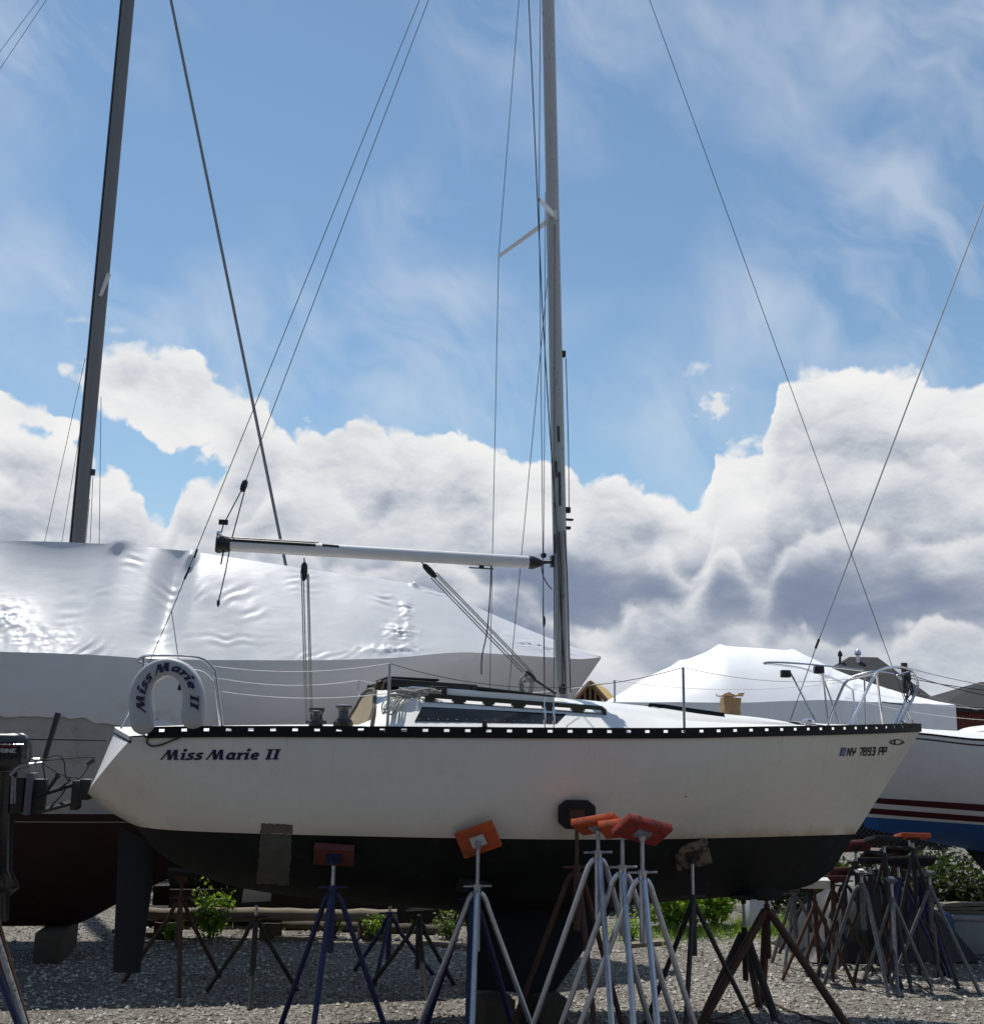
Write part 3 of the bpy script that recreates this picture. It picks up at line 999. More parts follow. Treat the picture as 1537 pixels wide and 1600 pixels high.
# halyards and lines on the mast
def mline(pairs, r, m, name='halyard'):
    pts = [B(x, y, v) for x, y, v in pairs]
    wire(name, pts, r, m, mast)
mline([(818, -230, -0.06), (826, 0, -0.08), (847, 480, -0.1), (858, 660, -0.1), (868, 800, -0.1), (876, 950, -0.1), (884, 1080, -0.12)], 0.0065, m_darkrope)
mline([(852, 300, -0.2), (851, 600, -0.2), (849, 870, -0.15)], 0.0038, m_wire)
for k, (x0, x1) in enumerate(((873, 872), (877, 879), (881, 884), (886, 891))):
    mline([(x0-4, 830, -0.075), (x0, 900, -0.085), (x1, 1082, -0.11)], 0.0065, m_darkrope if k % 2 else m_rope)
mline([(884, 560, 0.0), (888, 700, 0.0), (889, 800, 0.0)], 0.005, m_darkrope)
mb = MB()
for (x, y, w, h) in ((879, 553, 0.03, 0.07), (886, 797, 0.035, 0.06), (888, 812, 0.07, 0.02), (886, 825, 0.04, 0.03)):
    MB().box(B(x, y, 0), (w+0.03, 0.05, h)).build('mast_cleat', m_black, mast, bevel=0.005)
mb = MB()
for (x, y0, y1) in ((872, 666, 690), (868, 720, 745), (874, 738, 790), (866, 835, 865)):
    MB().tube([B(x, y0, -0.06), B(x+1, y1, -0.06)], 0.012, 6).build('halyard_exit', m_black, mast)
for k, x in enumerate((876, 881, 887)):
    p = B(x, 1077, -0.1+0.05*k)
    mbk = MB(); mbk.lathe(p, [(0.012, -0.05), (0.026, -0.03), (0.026, 0.03), (0.01, 0.05)], 8); mbk.build('turning_block', m_black, boat)
# boom
bm0 = B(343, 850, 0); bm1 = B(849, 880, 0); bm1.y = 0
mb = MB()
d = (bm1-bm0)
def boomsec(f, sy=0.052, sz=0.066):
    p = bm0.lerp(bm1, f)
    row = [p+Vector((0, sy*c, sz*s_)) for c, s_ in sec]
    return row+[row[0]]
rows = [boomsec(0.012+(0.955-0.012)*k/20) for k in range(21)]
mb.grid(rows); mb.add(rows[0][:-1], [tuple(range(16))]); mb.add(rows[-1][:-1], [tuple(range(16))])
boom = mb.build('boom', m_boom, boat, smooth=50, weld=True)
mb = MB()
for f0, f1, k0, k1 in ((-0.012, 0.03, 1.25, 1.08), ):
    rows = [boomsec(f0, 0.05*k0, 0.06*k0), boomsec(f0+0.008, 0.06*k0, 0.075*k0), boomsec(f1-0.004, 0.057, 0.074), boomsec(f1, 0.053, 0.067)]
    mb.grid(rows); mb.add(rows[0][:-1], [tuple(range(16))]); mb.add(rows[-1][:-1], [tuple(range(16))])
mb.build('boom_end_cap', m_black, boom, smooth=40, weld=True)
mb = MB()
rows = [boomsec(0.95, 0.056, 0.07), boomsec(0.965, 0.056, 0.07), boomsec(0.985, 0.035, 0.045), boomsec(1.0, 0.02, 0.02)]
mb.grid(rows); mb.add(rows[0][:-1], [tuple(range(16))]); mb.add(rows[-1][:-1], [tuple(range(16))])
g1 = mast_at(878)
mb.tube([bm0.lerp(bm1, 0.99), g1+Vector((-0.07, 0, 0))], 0.018, 6)
mb.box(g1+Vector((-0.085, 0, 0)), (0.03, 0.07, 0.12))
pe = B(849, 868, 0); mb.lathe(pe, [(0.03, -0.012), (0.03, 0.012)], 10, Matrix.Rotation(R_(90), 3, 'X'))
mb.build('gooseneck', m_black, boom, smooth=40)
up = Vector((0, 0, 0.062))
mb = MB(); mb.tube([bm0.lerp(bm1, 0.03)+up, bm0.lerp(bm1, 0.29)+up], 0.020, 6, flat=0.7)
mb.tube([bm0.lerp(bm1, 0.03)+up+Vector((0, -0.036, -0.026)), bm0.lerp(bm1, 0.28)+up+Vector((0, -0.036, -0.026))], 0.022, 6)
mb.tube([bm0.lerp(bm1, 0.30)+up+Vector((0, -0.035, -0.02)), bm0.lerp(bm1, 0.35)+up+Vector((0, -0.035, -0.025))], 0.018, 6)
mb.build('outhaul_track', m_black, boom)
p = B(752, 885, 0); mb = MB(); mb.box(p+Vector((0, 0, 0.0)), (0.05, 0.03, 0.05)); mb.tube([p+Vector((-0.13, 0, -0.02)), p+Vector((0.13, 0, -0.02))], [0.007, 0.007], 6)
mb.build('boom_cleat', m_black, boom)
# main sheet
def block(p, axis, L=0.11, r=0.03, m=None):
    axis = Vector(axis).normalized(); p = Vector(p)
    return MB().tube([p-axis*L*0.5, p-axis*L*0.36, p, p+axis*L*0.36, p+axis*L*0.5], [r*0.3, r*0.85, r, r*0.85, r*0.3], 10, flat=0.6).build('block', m or m_black, boat)
tb = B(475, 893, 0); bot = B(486, 1128, 0); bot.z = max(bot.z, deck_z(bot.x, 0)-0.1)
block(tb, (0, 0, 1), 0.19, 0.035)
wire('main_sheet_strop', [B(475, 872, 0), tb+Vector((0, 0, 0.08))], 0.008, m_rope)
for (x0, x1, v) in ((471, 477, -0.02), (474, 480, 0.02), (480, 485, -0.02), (482, 488, 0.02)):
    wire('main_sheet', [B(x0, 897, v), B(x1, 1127, v)], 0.006, m_rope)
trav = B(494, 1128, -0.05); trav.z = deck_z(trav.x, 0)
MB().lathe(trav+Vector((0, 0, -0.01)), [(0.10, 0), (0.10, 0.03), (0.06, 0.04), (0.055, 0.09), (0.075, 0.12), (0.075, 0.15)], 14).build('sheet_base', m_black, boat)
# vang
va = B(664, 884, 0); vb = B(832, 1058, 0); vm_ = B(868, 1084, 0)
block(B(671, 892, 0), vb-va, 0.19, 0.035); wire('vang_strop', [B(648, 868, 0), va], 0.007, m_rope)
for k, (dx, dz) in enumerate(((-3, 4), (0, 1.5), (4, -2), (6, -4))):
    wire('vang_line', [B(676+dx, 899+dz, -0.02+0.015*k), B(826+dx, 1054+dz, -0.02+0.015*k)], 0.006, m_rope)
block(B(829, 1057, 0), vb-va, 0.14, 0.035); wire('vang_lower', [B(833, 1061, 0), vm_], 0.014, m_darkrope)
rr = random.Random(5)
def coil(name, c, r, loops, m, par, rad=0.008, squash=(1, .3, 1), jit=0.35):
    pts = []
    for k in range(loops*14):
        a = 2*math.pi*k/14
        f = 1+jit*math.sin(k*0.37)+0.15*rr.uniform(-1, 1)
        pts.append(Vector(c)+Vector((r*f*math.cos(a)*squash[0], r*squash[1]*math.sin(k*0.7)+0.02*rr.uniform(-1, 1), r*f*math.sin(a)*squash[2])))
    return MB().tube(curve(pts, 2), rad, 5).build(name, m, par)
coil('vang_coil', B(823, 1072, -0.05), 0.075, 5, m_rope, boat, 0.007, (0.75, .25, 1.2))
# topping lift
tl = B(381, 759, 0)
wire('topping_lift', [MT+Vector((-0.06, 0, -0.1)), tl], 0.0042)
block(tl, (0.25, 0, 1), 0.13, 0.033)
wire('topping_lift_tail', [tl, B(349, 820, 0), B(344, 838, 0)], 0.006, m_darkrope)
MB().box(B(349, 816, 0), (0.09, 0.02, 0.05)).build('jam_cleat', m_black, boat)
MB().lathe(B(342, 835, 0), [(0.02, -0.03), (0.03, 0), (0.02, 0.03)], 8).build('shackle', m_ss, boat)
wire('topping_lift_tail', [tl+Vector((0.02, 0, 0)), B(361, 846, -0.02), B(353, 890, -0.07), B(342, 938, -0.07)], 0.006, m_darkrope)
MB().lathe(B(341, 942, -0.07), [(0.005, -0.04), (0.016, -0.015), (0.016, 0.02), (0.005, 0.03)], 7).build('rope_knot', m_darkrope, boat)
wire('outhaul_tail', [B(350, 858, -0.03), B(347, 872, -0.05), B(345, 882, -0.05)], 0.008, m_darkrope)
wire('reef_line', curve([B(767, 884, -0.04), B(766, 920, -0.05), B(761, 985, -0.05), B(753, 1025, -0.05), B(752, 1054, -0.05)]), 0.0065, m_darkrope)
wire('reef_line', curve([B(845, 880, -0.05), B(848, 898, -0.06), B(854, 911, -0.06), B(862, 921, -0.05)]), 0.006, m_darkrope)
mb = MB()
for (x, y) in ((850, 971),):
    mb.lathe(B(x, y, -0.9), [(0.006, -0.05), (0.014, -0.02), (0.014, 0.02), (0.006, 0.05)], 7)
wire('flag_halyard', curve([B(849, 880, -0.25), B(848, 965, -0.6), B(850, 1000, -0.75), B(851, 1128, -1.05)]), 0.004, m_wire)
mb.build('flag_clip', m_black, boat)

# ------------------------------------------------------------------ stanchions, lifelines, pulpits
def tube(name, pts, r=0.0125, m=None, par=None, n=10):
    return MB().tube(pts, r, n).build(name, m or m_ss, par or boat)
def stanchion(x, yt, yb, v):
    t_ = B(x, yt, v)
    p = Vector((t_.x, v, deck_z(t_.x, v)))
    o = MB(); o.tube([p, Vector((p.x, v, t_.z))], 0.0135, 10); o.lathe(p, [(0.04, -0.005), (0.04, 0.008), (0.02, 0.02), (0.02, 0.05)], 10)
    o.build('stanchion', m_galv, boat)
    return Vector((p.x, v, t_.z))
def side_b(px, py, inn=0.06, far=False):
    b = 1.0
    for _ in range(15):
        p = B(px, py, b if far else -b); b = bd(min(1, max(0, (p.x-uS)/(uE-uS))))-inn
    return b if far else -b
sA = stanchion(609, 1037, 1140, side_b(609, 1140)); sB = stanchion(1067, 1043, 1140, side_b(1067, 1142))
fA = stanchion(561, 1063, 1130, side_b(561, 1130, far=True)); fB = stanchion(960, 1063, 1120, side_b(960, 1120, far=True))
def mid(p, v): return Vector((p.x, p.y, p.z-0.29))
# pushpit around the stern
zq = deck_z(uS+0.1, 0.6)
pn0 = Vector((uS+0.75, -0.88, deck_z(uS+0.75, -0.88))); pf0 = Vector((uS+0.75, 0.88, deck_z(uS+0.75, .88)))
ps = Vector((uS+0.02, -0.70, zq)); pfs = Vector((uS+0.02, 0.70, zq))
hT = B(205, 1036, 0.3).z
cor = 0.12
rail = curve([Vector((pn0.x-0.10, -0.86, hT-0.12)), Vector((pn0.x-0.25, -0.85, hT-0.01)), Vector((ps.x+0.12, -0.78, hT)), Vector((ps.x, -0.62, hT)), Vector((ps.x-0.08, 0, hT)), Vector((pfs.x, 0.62, hT)), Vector((pfs.x+0.12, .78, hT)), Vector((pf0.x-0.25, .85, hT-0.01)), Vector((pf0.x-0.10, .86, hT-0.12))], 5)
mb = MB(); mb.tube([pn0]+rail+[pf0], 0.0125, 10)
for y in (-0.66, 0.66):
    mb.tube([Vector((ps.x+0.06, y, zq)), Vector((ps.x+0.01, y, hT))], 0.0125, 8)
mb.tube([Vector((ps.x+0.02, -0.68, hT-0.28)), Vector((ps.x-0.05, 0, hT-0.28)), Vector((ps.x+0.02, 0.68, hT-0.28))], 0.010, 8)
mb.build('pushpit', m_ss, boat)
pnT = Vector((pn0.x-0.12, -0.86, hT-0.08)); pfT = Vector((pf0.x-0.12, .86, hT-0.08))
pnM = Vector((pn0.x-0.03, -0.87, hT-0.3)); pfM = Vector((pf0.x-0.03, .87, hT-0.3))
# pulpit at the bow
def bwp(px, py, v): return B(px, py, v)
nl = side_b(1325, 1138, 0.05); fl = side_b(1292, 1131, 0.05, True)
near = curve([B(1325, 1138, nl), B(1352, 1083, nl*0.8), B(1367, 1055, nl*0.72), B(1381, 1045, nl*0.62), B(1405, 1043, -0.19), B(1424, 1049, -0.13), B(1433, 1067, -0.10), B(1428, 1087, -0.09), B(1400, 1138, -0.10)], 6)
farr = curve([B(1292, 1132, fl), B(1312, 1083, fl*0.85), B(1322, 1065, fl*0.78), B(1338, 1056, fl*0.7), B(1368, 1050, fl*0.5), B(1400, 1056, 0.18), B(1416, 1072, 0.12), B(1417, 1088, 0.10), B(1394, 1138, 0.09)], 6)
for pth in (near, farr):
    pth[0].z = deck_z(pth[0].x, pth[0].y)-0.01; pth[-1].z = deck_z(pth[-1].x, pth[-1].y)-0.02
mb = MB(); mb.tube(near, 0.0165, 10); mb.tube(farr, 0.0155, 10)
mb.tube([near[30], farr[30]], 0.012, 8); mb.tube([near[13], farr[13]], 0.011, 8)
br = near[13]; bb = B(1379, 1137, -0.16); bb.z = deck_z(bb.x, bb.y)
mb.tube([br, bb], 0.012, 8)
mb.build('pulpit', m_ss, boat)
mb = MB(); mb.box(near[32]+Vector((-0.03, 0.1, -0.03)), (0.09, 0.05, 0.06)); mb.box(near[32]+Vector((-0.06, 0.1, -0.10)), (0.05, 0.05, 0.1)); mb.build('bow_light', m_black, boat, bevel=0.008)
coil('dock_line', near[33]+Vector((-0.05, 0.05, -0.16)), 0.07, 3, m_darkrope, boat, 0.008, (0.6, .4, 1.4))
mb = MB(); mb.tube([B(1378, 1097, -0.15), B(1392, 1099, -0.1), B(1410, 1101, 0.0)], 0.007, 6); mb.build('snap_hook', m_black, boat)
mb = MB(); p = B(1421, 1134, -0.03); p.z = deck_z(p.x, 0)+0.02; mb.box(p, (0.14, 0.08, 0.06)); mb.lathe(p+Vector((-0.08, 0, 0.05)), [(0.035, -0.02), (0.035, 0.02)], 10, Matrix.Rotation(R_(90), 3, 'X')); mb.build('bow_fitting', m_ss, boat, bevel=0.006)
LL = 0.0034
wire('lifeline', sag(pnT, sA, 0.06), LL, m_cover); wire('lifeline', sag(sA, sB, 0.20, 24), LL, m_wire); wire('lifeline', sag(sB, near[12], 0.10, 16), LL, m_cover)
wire('lifeline', sag(pfT, fA, 0.07), LL, m_cover); wire('lifeline', sag(fA, fB, 0.16, 20), LL, m_cover); wire('lifeline', sag(fB, farr[12], 0.10, 16), LL, m_cover)
wire('lifeline', sag(pnM, mid(sA, 0)+Vector((0, 0, 0.03)), 0.05), LL, m_cover)

# ------------------------------------------------------------------ deck gear
m_winch = mat('dull_bronze_winch', (0.10, 0.10, 0.11), 0.45, metal=0.6, var=0.2, scale=20)
def winch(px, py, v, s=1.0, m=None):
    p = B(px, py, v); p.z = deck_z(p.x, v) if abs(v) > 0.45 else p.z
    a = MB(); a.lathe(p, [(0.085*s, -0.01), (0.085*s, 0.05*s), (0.065*s, 0.075*s)], 16); o = a.build('winch', m_black, boat)
    a = MB(); a.lathe(p, [(0.055*s, 0.07*s), (0.042*s, 0.10*s), (0.045*s, 0.15*s), (0.07*s, 0.175*s), (0.07*s, 0.19*s), (0.02*s, 0.20*s)], 16); a.build('winch_drum', m_winch, o)
winch(536, 1133, -0.80, 1.05); winch(493, 1135, -0.72, 0.75)
pw = B(633, 1082, -0.62); pw.z = interp(rz, pw.x)+0.02
mb = MB(); mb.lathe(pw, [(0.055, 0), (0.04, 0.03), (0.045, 0.06), (0.065, 0.075), (0.065, 0.088), (0.02, 0.1)], 16); mb.build('cabin_winch', m_ss, boat)
mb = MB(); pc = B(684, 1081, -0.60); mb.box(pc+Vector((0, 0, -0.01)), (0.16, 0.09, 0.085)); mb.box(pc+Vector((0, 0, 0.04)), (0.18, 0.07, 0.02)); mb.build('rope_clutch', m_black, boat, bevel=0.008)
mb = MB(); p = B(757, 1136, -1.08); p.z = deck_z(p.x, p.y); mb.box(p+Vector((0, 0, 0.02)), (0.12, 0.05, 0.045)); mb.tube([p+Vector((0, 0, 0.04)), p+Vector((0, 0, 0.10))], [0.028, 0.02], 8, flat=0.6); mb.build('genoa_car', m_black, boat, bevel=0.005)
mb = MB(); a = B(545, 1137, -1.1); c = B(826, 1138, -1.1); pts = []
for k in range(13):
    u = a.x+(c.x-a.x)*k/12; pts.append(Vector((u, -1.08, deck_z(u, -1.08)+0.012)))
mb.tube(pts, 0.012, 5); mb.build('genoa_track', m_blackal, boat)
for (px, v) in ((445, -0.93), (1262, -0.38), (345, -0.85)):
    p = B(px, 1137, v); p.z = deck_z(p.x, v)
    a = MB(); a.tube([p+Vector((-0.09, 0, 0.035)), p+Vector((0.09, 0, 0.035))], 0.009, 6); a.box(p+Vector((0, 0, 0.015)), (0.07, 0.03, 0.04)); a.build('deck_cleat', m_ss, boat)
# rope heap on the cabin top (lies there loose)
ropes = empty('rope_heap', FB.M @ Vector((pw.x, -0.74, pw.z)), YAW, 'tangled heap of tan rope spilling over cabin top beside companionway', 'rope')
rr = random.Random(21)
def local_r(p): return Vector(p)-Vector((pw.x, -0.74, pw.z))
for k in range(7):
    c = B(652+rr.uniform(-30, 30), 1088+rr.uniform(-5, 4), -0.76); c.z = interp(rz, max(UA+0.02, c.x))+0.02+0.012*k
    pts = []
    ra, rb = rr.uniform(0.08, 0.17), rr.uniform(0.04, 0.09)
    for j in range(18):
        a_ = 2*math.pi*j/12+k
        pts.append(local_r(c+Vector((ra*math.cos(a_), rb*math.sin(a_), 0.012*math.sin(j*1.3+k)))))
    MB().tube(curve(pts, 3), 0.0085, 6).build('rope_loop', m_rope, ropes)
for k in range(5):
    x = 602+5*k
    top_ = B(x+6, 1086, -0.80); top_.z = interp(rz, max(UA, top_.x))+0.02
    pts = [local_r(top_), local_r(B(x+rr.uniform(-3, 3), 1096, -0.93)), local_r(B(x-8+rr.uniform(-4, 4), 1108+rr.uniform(-4, 6), -1.0)), local_r(B(x-3, 1113+rr.uniform(-3, 3), -1.0)), local_r(B(x+4, 1102, -0.96)), local_r(top_+Vector((0.05, 0.01, 0.005)))]
    MB().tube(curve(pts, 5), 0.008, 6).build('rope_bight', m_rope, ropes)

# brown crumpled carton on the foredeck
m_carton = mat('brown_cardboard', (0.26, 0.17, 0.09), 0.9, var=0.18, scale=6, col2=(0.16, 0.10, 0.05), thr=(0.62, 0.8), bump=0.2)
pc = B(1139, 1124, 0.35); pc.z = deck_z(pc.x, 0.35)
if True:
    s_ = roof_sec(pc.x); pc.z = max(pc.z, 0.02+min(p.z for p in s_ if abs(p.y) < 0.5))
crt = empty('cardboard_carton', FB.M @ pc, YAW, 'torn brown cardboard carton with crumpled flaps behind the foredeck hatch', 'carton')
hcar = B(1139, 1093, 0.35).z-pc.z
mb = MB(); rows = []
for j in range(7):
    f = j/6; row = []
    for i in range(16):
        a = 2*math.pi*i/16; cx = math.copysign(abs(math.cos(a))**0.35, math.cos(a)); cy = math.copysign(abs(math.sin(a))**0.35, math.sin(a))
        k = 1-0.10*f+0.10*noise.noise((cx*2, cy*2, f*4)); row.append(Vector((0.105*cx*k+0.03*f*f, 0.10*cy*k, -0.03+(hcar+0.05)*f+0.02*f*noise.noise((cx*3, cy*3, 5)))))
    rows.append(row+[row[0]])
mb.grid(rows); mb.add(rows[-1][:-1], [tuple(range(16))]); mb.build('carton_body', m_carton, crt, smooth=30, weld=True)
for k, (sx, sy, rot, tw) in enumerate(((0, -0.11, -0.9, 0.1), (0, 0.1, 0.5, -0.2), (0.1, 0, 0.35, 0.3))):
    rows = []
    for j in range(5):
        f = j/4
        rows.append([Vector((-0.11+0.22*i/5+0.02*math.sin(3*i+k), sy*(0.9)+(-0.15 if sy <= 0 else 0.1)*f*math.cos(rot)*0.5, hcar+0.03+0.05*f*(1+0.4*math.sin(i*1.7+k*2))-0.03*f*f)) for i in range(6)])
    mbk = MB(); mbk.grid(rows); mbk.grid([[p+Vector((0, 0, 0.004)) for p in r] for r in rows], True); mbk.build('carton_flap', m_carton, crt, smooth=20)

# ------------------------------------------------------------------ lettering
def ribbon(pts, w):
    P = [Vector((p[0], p[1])) for p in pts]
    L = []; Rr = []
    for i, p in enumerate(P):
        if i == 0: t = (P[1]-P[0]).normalized(); k = 1
        elif i == len(P)-1: t = (P[i]-P[i-1]).normalized(); k = 1
        else:
            a = (P[i]-P[i-1]).normalized(); b = (P[i+1]-P[i]).normalized(); t = (a+b)
            t = t.normalized() if t.length > 1e-6 else a
            k = 1/max(0.5, math.sqrt(max(0.0, (1+a.dot(b))/2)))
        n = Vector((-t.y, t.x))
        L.append(p+n*w/2*k); Rr.append(p-n*w/2*k)
    return [[L[i], L[i+1], Rr[i+1], Rr[i]] for i in range(len(P)-1)]
def disc(x, y, r, n=12):
    return [[Vector((x+r*math.cos(2*math.pi*k/n), y+r*math.sin(2*math.pi*k/n))) for k in range(n)]]
def rect(x0, y0, x1, y1): return [[Vector((x0, y0)), Vector((x1, y0)), Vector((x1, y1)), Vector((x0, y1))]]
def poly(*p): return [[Vector(q) for q in p]]
# each glyph: (advance, list of strokes (a stroke is a list of quads)), heavy slab script
SCRIPT = {
 'M': (1.28, [poly((-.20, 0), (-.06, 0), (.22, .70), (.10, .86)), poly((.06, .98), (.36, .98), (.62, .0), (.36, .0)), poly((.47, .0), (.62, .0), (.74, .98), (.60, .98)), poly((.60, .98), (.88, .98), (1.06, .10), (.80, .10)), rect(.80, 0, 1.16, .11)]),
 'i': (.44, [rect(.02, .10, .27, .68), rect(-.07, .56, .02, .68), rect(.0, 0, .40, .11), disc(.16, .93, .15)]),
 's': (.62, [ribbon([(.52, .60), (.26, .61), (.13, .55), (.11, .46), (.18, .38), (.38, .31), (.45, .23), (.42, .13), (.30, .08), (-.02, .08)], .19)]),
 'a': (.78, [ribbon([(.46, .60), (.24, .60), (.12, .48), (.08, .30), (.14, .14), (.28, .08), (.44, .14)], .22), rect(.40, .10, .64, .68), rect(.42, 0, .76, .11)]),
 'r': (.58, [rect(.04, .10, .28, .68), rect(-.06, .57, .04, .68), rect(.0, 0, .34, .11), ribbon([(.26, .42), (.36, .56), (.46, .61), (.60, .60)], .17)]),
 'e': (.70, [ribbon([(.14, .34), (.46, .34), (.52, .44), (.46, .56), (.32, .61), (.18, .56), (.10, .42), (.10, .26), (.16, .13), (.30, .07), (.58, .08)], .19)]),
 ' ': (.42, []),
 'I': (.54, [rect(.10, .10, .36, .90), rect(-.04, .88, .44, 1.0), rect(.04, 0, .50, .12)]),
}
SQUARE = {
 'N': (.78, [ribbon([(.02, 0), (.02, 1)], .20), ribbon([(.04, 1), (.54, 0)], .20), ribbon([(.56, 0), (.56, 1)], .20)]),
 'Y': (.80, [ribbon([(.04, 1), (.10, .50), (.56, .50)], .20), ribbon([(.60, 1), (.56, .45), (.30, .40), (.26, 0)], .20)]),
 '7': (.70, [ribbon([(.0, .93), (.55, .93), (.50, .60), (.22, 0)], .20)]),
 '8': (.74, [ribbon([(.12, .53), (.06, .72), (.10, .93), (.50, .93), (.54, .72), (.46, .53), (.12, .53), (.03, .35), (.06, .07), (.52, .07), (.56, .32), (.46, .53)], .20)]),
 '9': (.74, [ribbon([(.54, .50), (.10, .50), (.06, .72), (.12, .93), (.52, .93), (.56, .60), (.52, .07), (.06, .07)], .20)]),
 '3': (.72, [ribbon([(.04, .93), (.54, .93), (.54, .54), (.14, .52)], .20), ribbon([(.5, .52), (.55, .40), (.52, .07), (.0, .07)], .20)]),
 'P': (.74, [ribbon([(.06, 0), (.06, .93), (.56, .93), (.58, .46), (.10, .46)], .20)]),
 'R': (.80, [ribbon([(.06, 0), (.06, .93), (.54, .93), (.58, .70), (.54, .46), (.08, .46)], .20), ribbon([(.30, .46), (.60, 0)], .20)]),
 'I': (.30, [ribbon([(.08, 0), (.08, 1)], .20)]),
 'E': (.70, [ribbon([(.56, .93), (.06, .93), (.06, .07), (.56, .07)], .20), ribbon([(.06, .5), (.48, .5)], .14)]),
 'M': (.92, [ribbon([(.05, 0), (.05, 1)], .20), ribbon([(.05, .98), (.37, .3), (.69, .98)], .20), ribbon([(.69, 1), (.69, 0)], .20)]),
 'A': (.82, [ribbon([(.0, 0), (.32, .98), (.64, 0)], .20), ribbon([(.14, .35), (.5, .35)], .13)]),
 'S': (.72, [ribbon([(.56, .93), (.08, .93), (.06, .56), (.54, .48), (.54, .07), (.04, .07)], .20)]),
 ' ': (.50, []),
}
def lettering(name, text, font, place, m, parent, shear=0.0, off=0.0):
    """place(x, y, lift) maps glyph units along the line to a point on the carrier; one mesh per letter"""
    x = off
    for ch in text:
        adv, strokes = font[ch]
        mb = MB()
        for k, st in enumerate(strokes):
            for qd in st:
                vs = [place(x+p.x+p.y*shear, p.y, 0.0006*k) for p in qd]
                mb.add(vs, [tuple(range(len(vs)))])
        if strokes:
            o = mb.build(name, m, parent, smooth=0)
        x += adv
    return x
hull_o = [o for o in boat.children if o.name.startswith('hull') and not o.name.startswith('hull_bottom')][0]
def text_len(text, font): return sum(font[c][0] for c in text)
def on_side(x0, y0, x1, y1, hgt, L):
    def f(gx, gy, lift):
        k = gx/L
        return on_hull(FB, H1, x0+(x1-x0)*k, y0+(y1-y0)*k-gy*hgt, 0.004+lift)
    return f
NAME = 'Miss Marie II'
lettering('letter', NAME, SCRIPT, on_side(254, 1187.8, 440, 1187.0, 16.2, text_len(NAME, SCRIPT)+0.2), m_navy, hull_o, 0.27)
REG = 'NY 7893 PP'
lettering('letter', REG, SQUARE, on_side(1323, 1181.5, 1385, 1180.0, 12.5, text_len(REG, SQUARE)), m_blackvinyl, hull_o, 0.24)
mb = MB(); c4 = [(1311, 1181.5), (1319.5, 1181.5), (1322.5, 1168.5), (1314, 1168.5)]
mb.add([on_hull(FB, H1, x, y, 0.004) for x, y in c4], [(0, 1, 2, 3)])
st = mb.build('registration_sticker', mat('blue_sticker', (0.05, 0.07, 0.22), 0.4), hull_o, smooth=0)
mb = MB(); c4 = [(1314.2, 1179.5), (1318.3, 1179.5), (1319.8, 1171), (1315.8, 1171)]
mb.add([on_hull(FB, H1, x, y, 0.0055) for x, y in c4], [(0, 1, 2, 3)])
mb.build('sticker_print', mat('sticker_print', (0.16, 0.20, 0.42), 0.4), st, smooth=0)
# lens-shaped emblem near the stem
def emb(x, y, lift): return on_hull(FB, H1, 1401+x, 1160-y, 0.004+lift)
mb = MB()
outer = []; inner = []
for k in range(25):
    a = 2*math.pi*k/24
    ex = 12*math.copysign(abs(math.cos(a))**1.25, math.cos(a)); ey = 4.6*math.sin(a)
    outer.append((ex, ey)); inner.append((ex*0.86, ey*0.74))
for k in range(24):
    mb.add([emb(*outer[k], 0), emb(*outer[k+1], 0), emb(*inner[k+1], 0), emb(*inner[k], 0)], [(0, 1, 2, 3)])
em = mb.build('emblem_ring', m_blackvinyl, hull_o, smooth=0)
mb = MB()
for st in (ribbon([(-2, 3.1), (-3.4, 1.5), (-3.4, -1.5), (-2, -3.1)], 2.2), ribbon([(-9, 0.9), (-7, 1.6), (-5.4, 2.1)], 1.0), ribbon([(-9, -0.9), (-7, -1.6), (-5.4, -2.1)], 1.3), ribbon([(4.5, -2.6), (7.0, -1.8), (8.8, -0.6), (8, 1.0)], 1.4)):
    for qd in st:
        mb.add([emb(p.x, p.y, 0.0015) for p in qd], [(0, 1, 2, 3)])
tag(mb.build('emblem_mark', m_blackvinyl, hull_o, smooth=0), kind='stuff')
# grey bare patch in the bottom paint
def patch(name, m, corners, nx, ny, jag, off=0.004):
    rows = []
    rp = random.Random(len(name))
    (a, b, c, d_) = [Vector(q) for q in corners]
    for j in range(ny+1):
        row = []
        for i in range(nx+1):
            q = a.lerp(b, i/nx).lerp(d_.lerp(c, i/nx), j/ny)
            if i in (0, nx) or j in (0, ny): q = q+Vector((rp.uniform(-jag, jag), rp.uniform(-jag, jag)))
            row.append(on_hull(FB, H1, q.x, q.y, off, v0=-0.9))
        rows.append(row)
    return MB().grid(rows).build(name, m, hull_o, smooth=40)
patch('primer_patch', mat('grey_primer', (0.085, 0.085, 0.078), 0.9, var=0.3, scale=7, bump=0.2), [(407, 1303), (456, 1304), (452, 1384), (401, 1381)], 10, 16, 1.2)
patch('scum_patch', mat('slimy_stain', (0.12, 0.11, 0.08), 0.9, var=0.4, scale=20, bump=0.3), [(408, 1287), (458, 1289), (457, 1303.5), (406, 1302.5)], 12, 4, 1.0)
mb = MB(); p = on_hull(FB, H1, 1071, 1245, 0.002); mb.lathe(p, [(0.006, -0.004), (0.006, 0.004)], 8, Matrix.Rotation(R_(90), 3, 'X')); mb.build('drain_hole', m_black, hull_o)

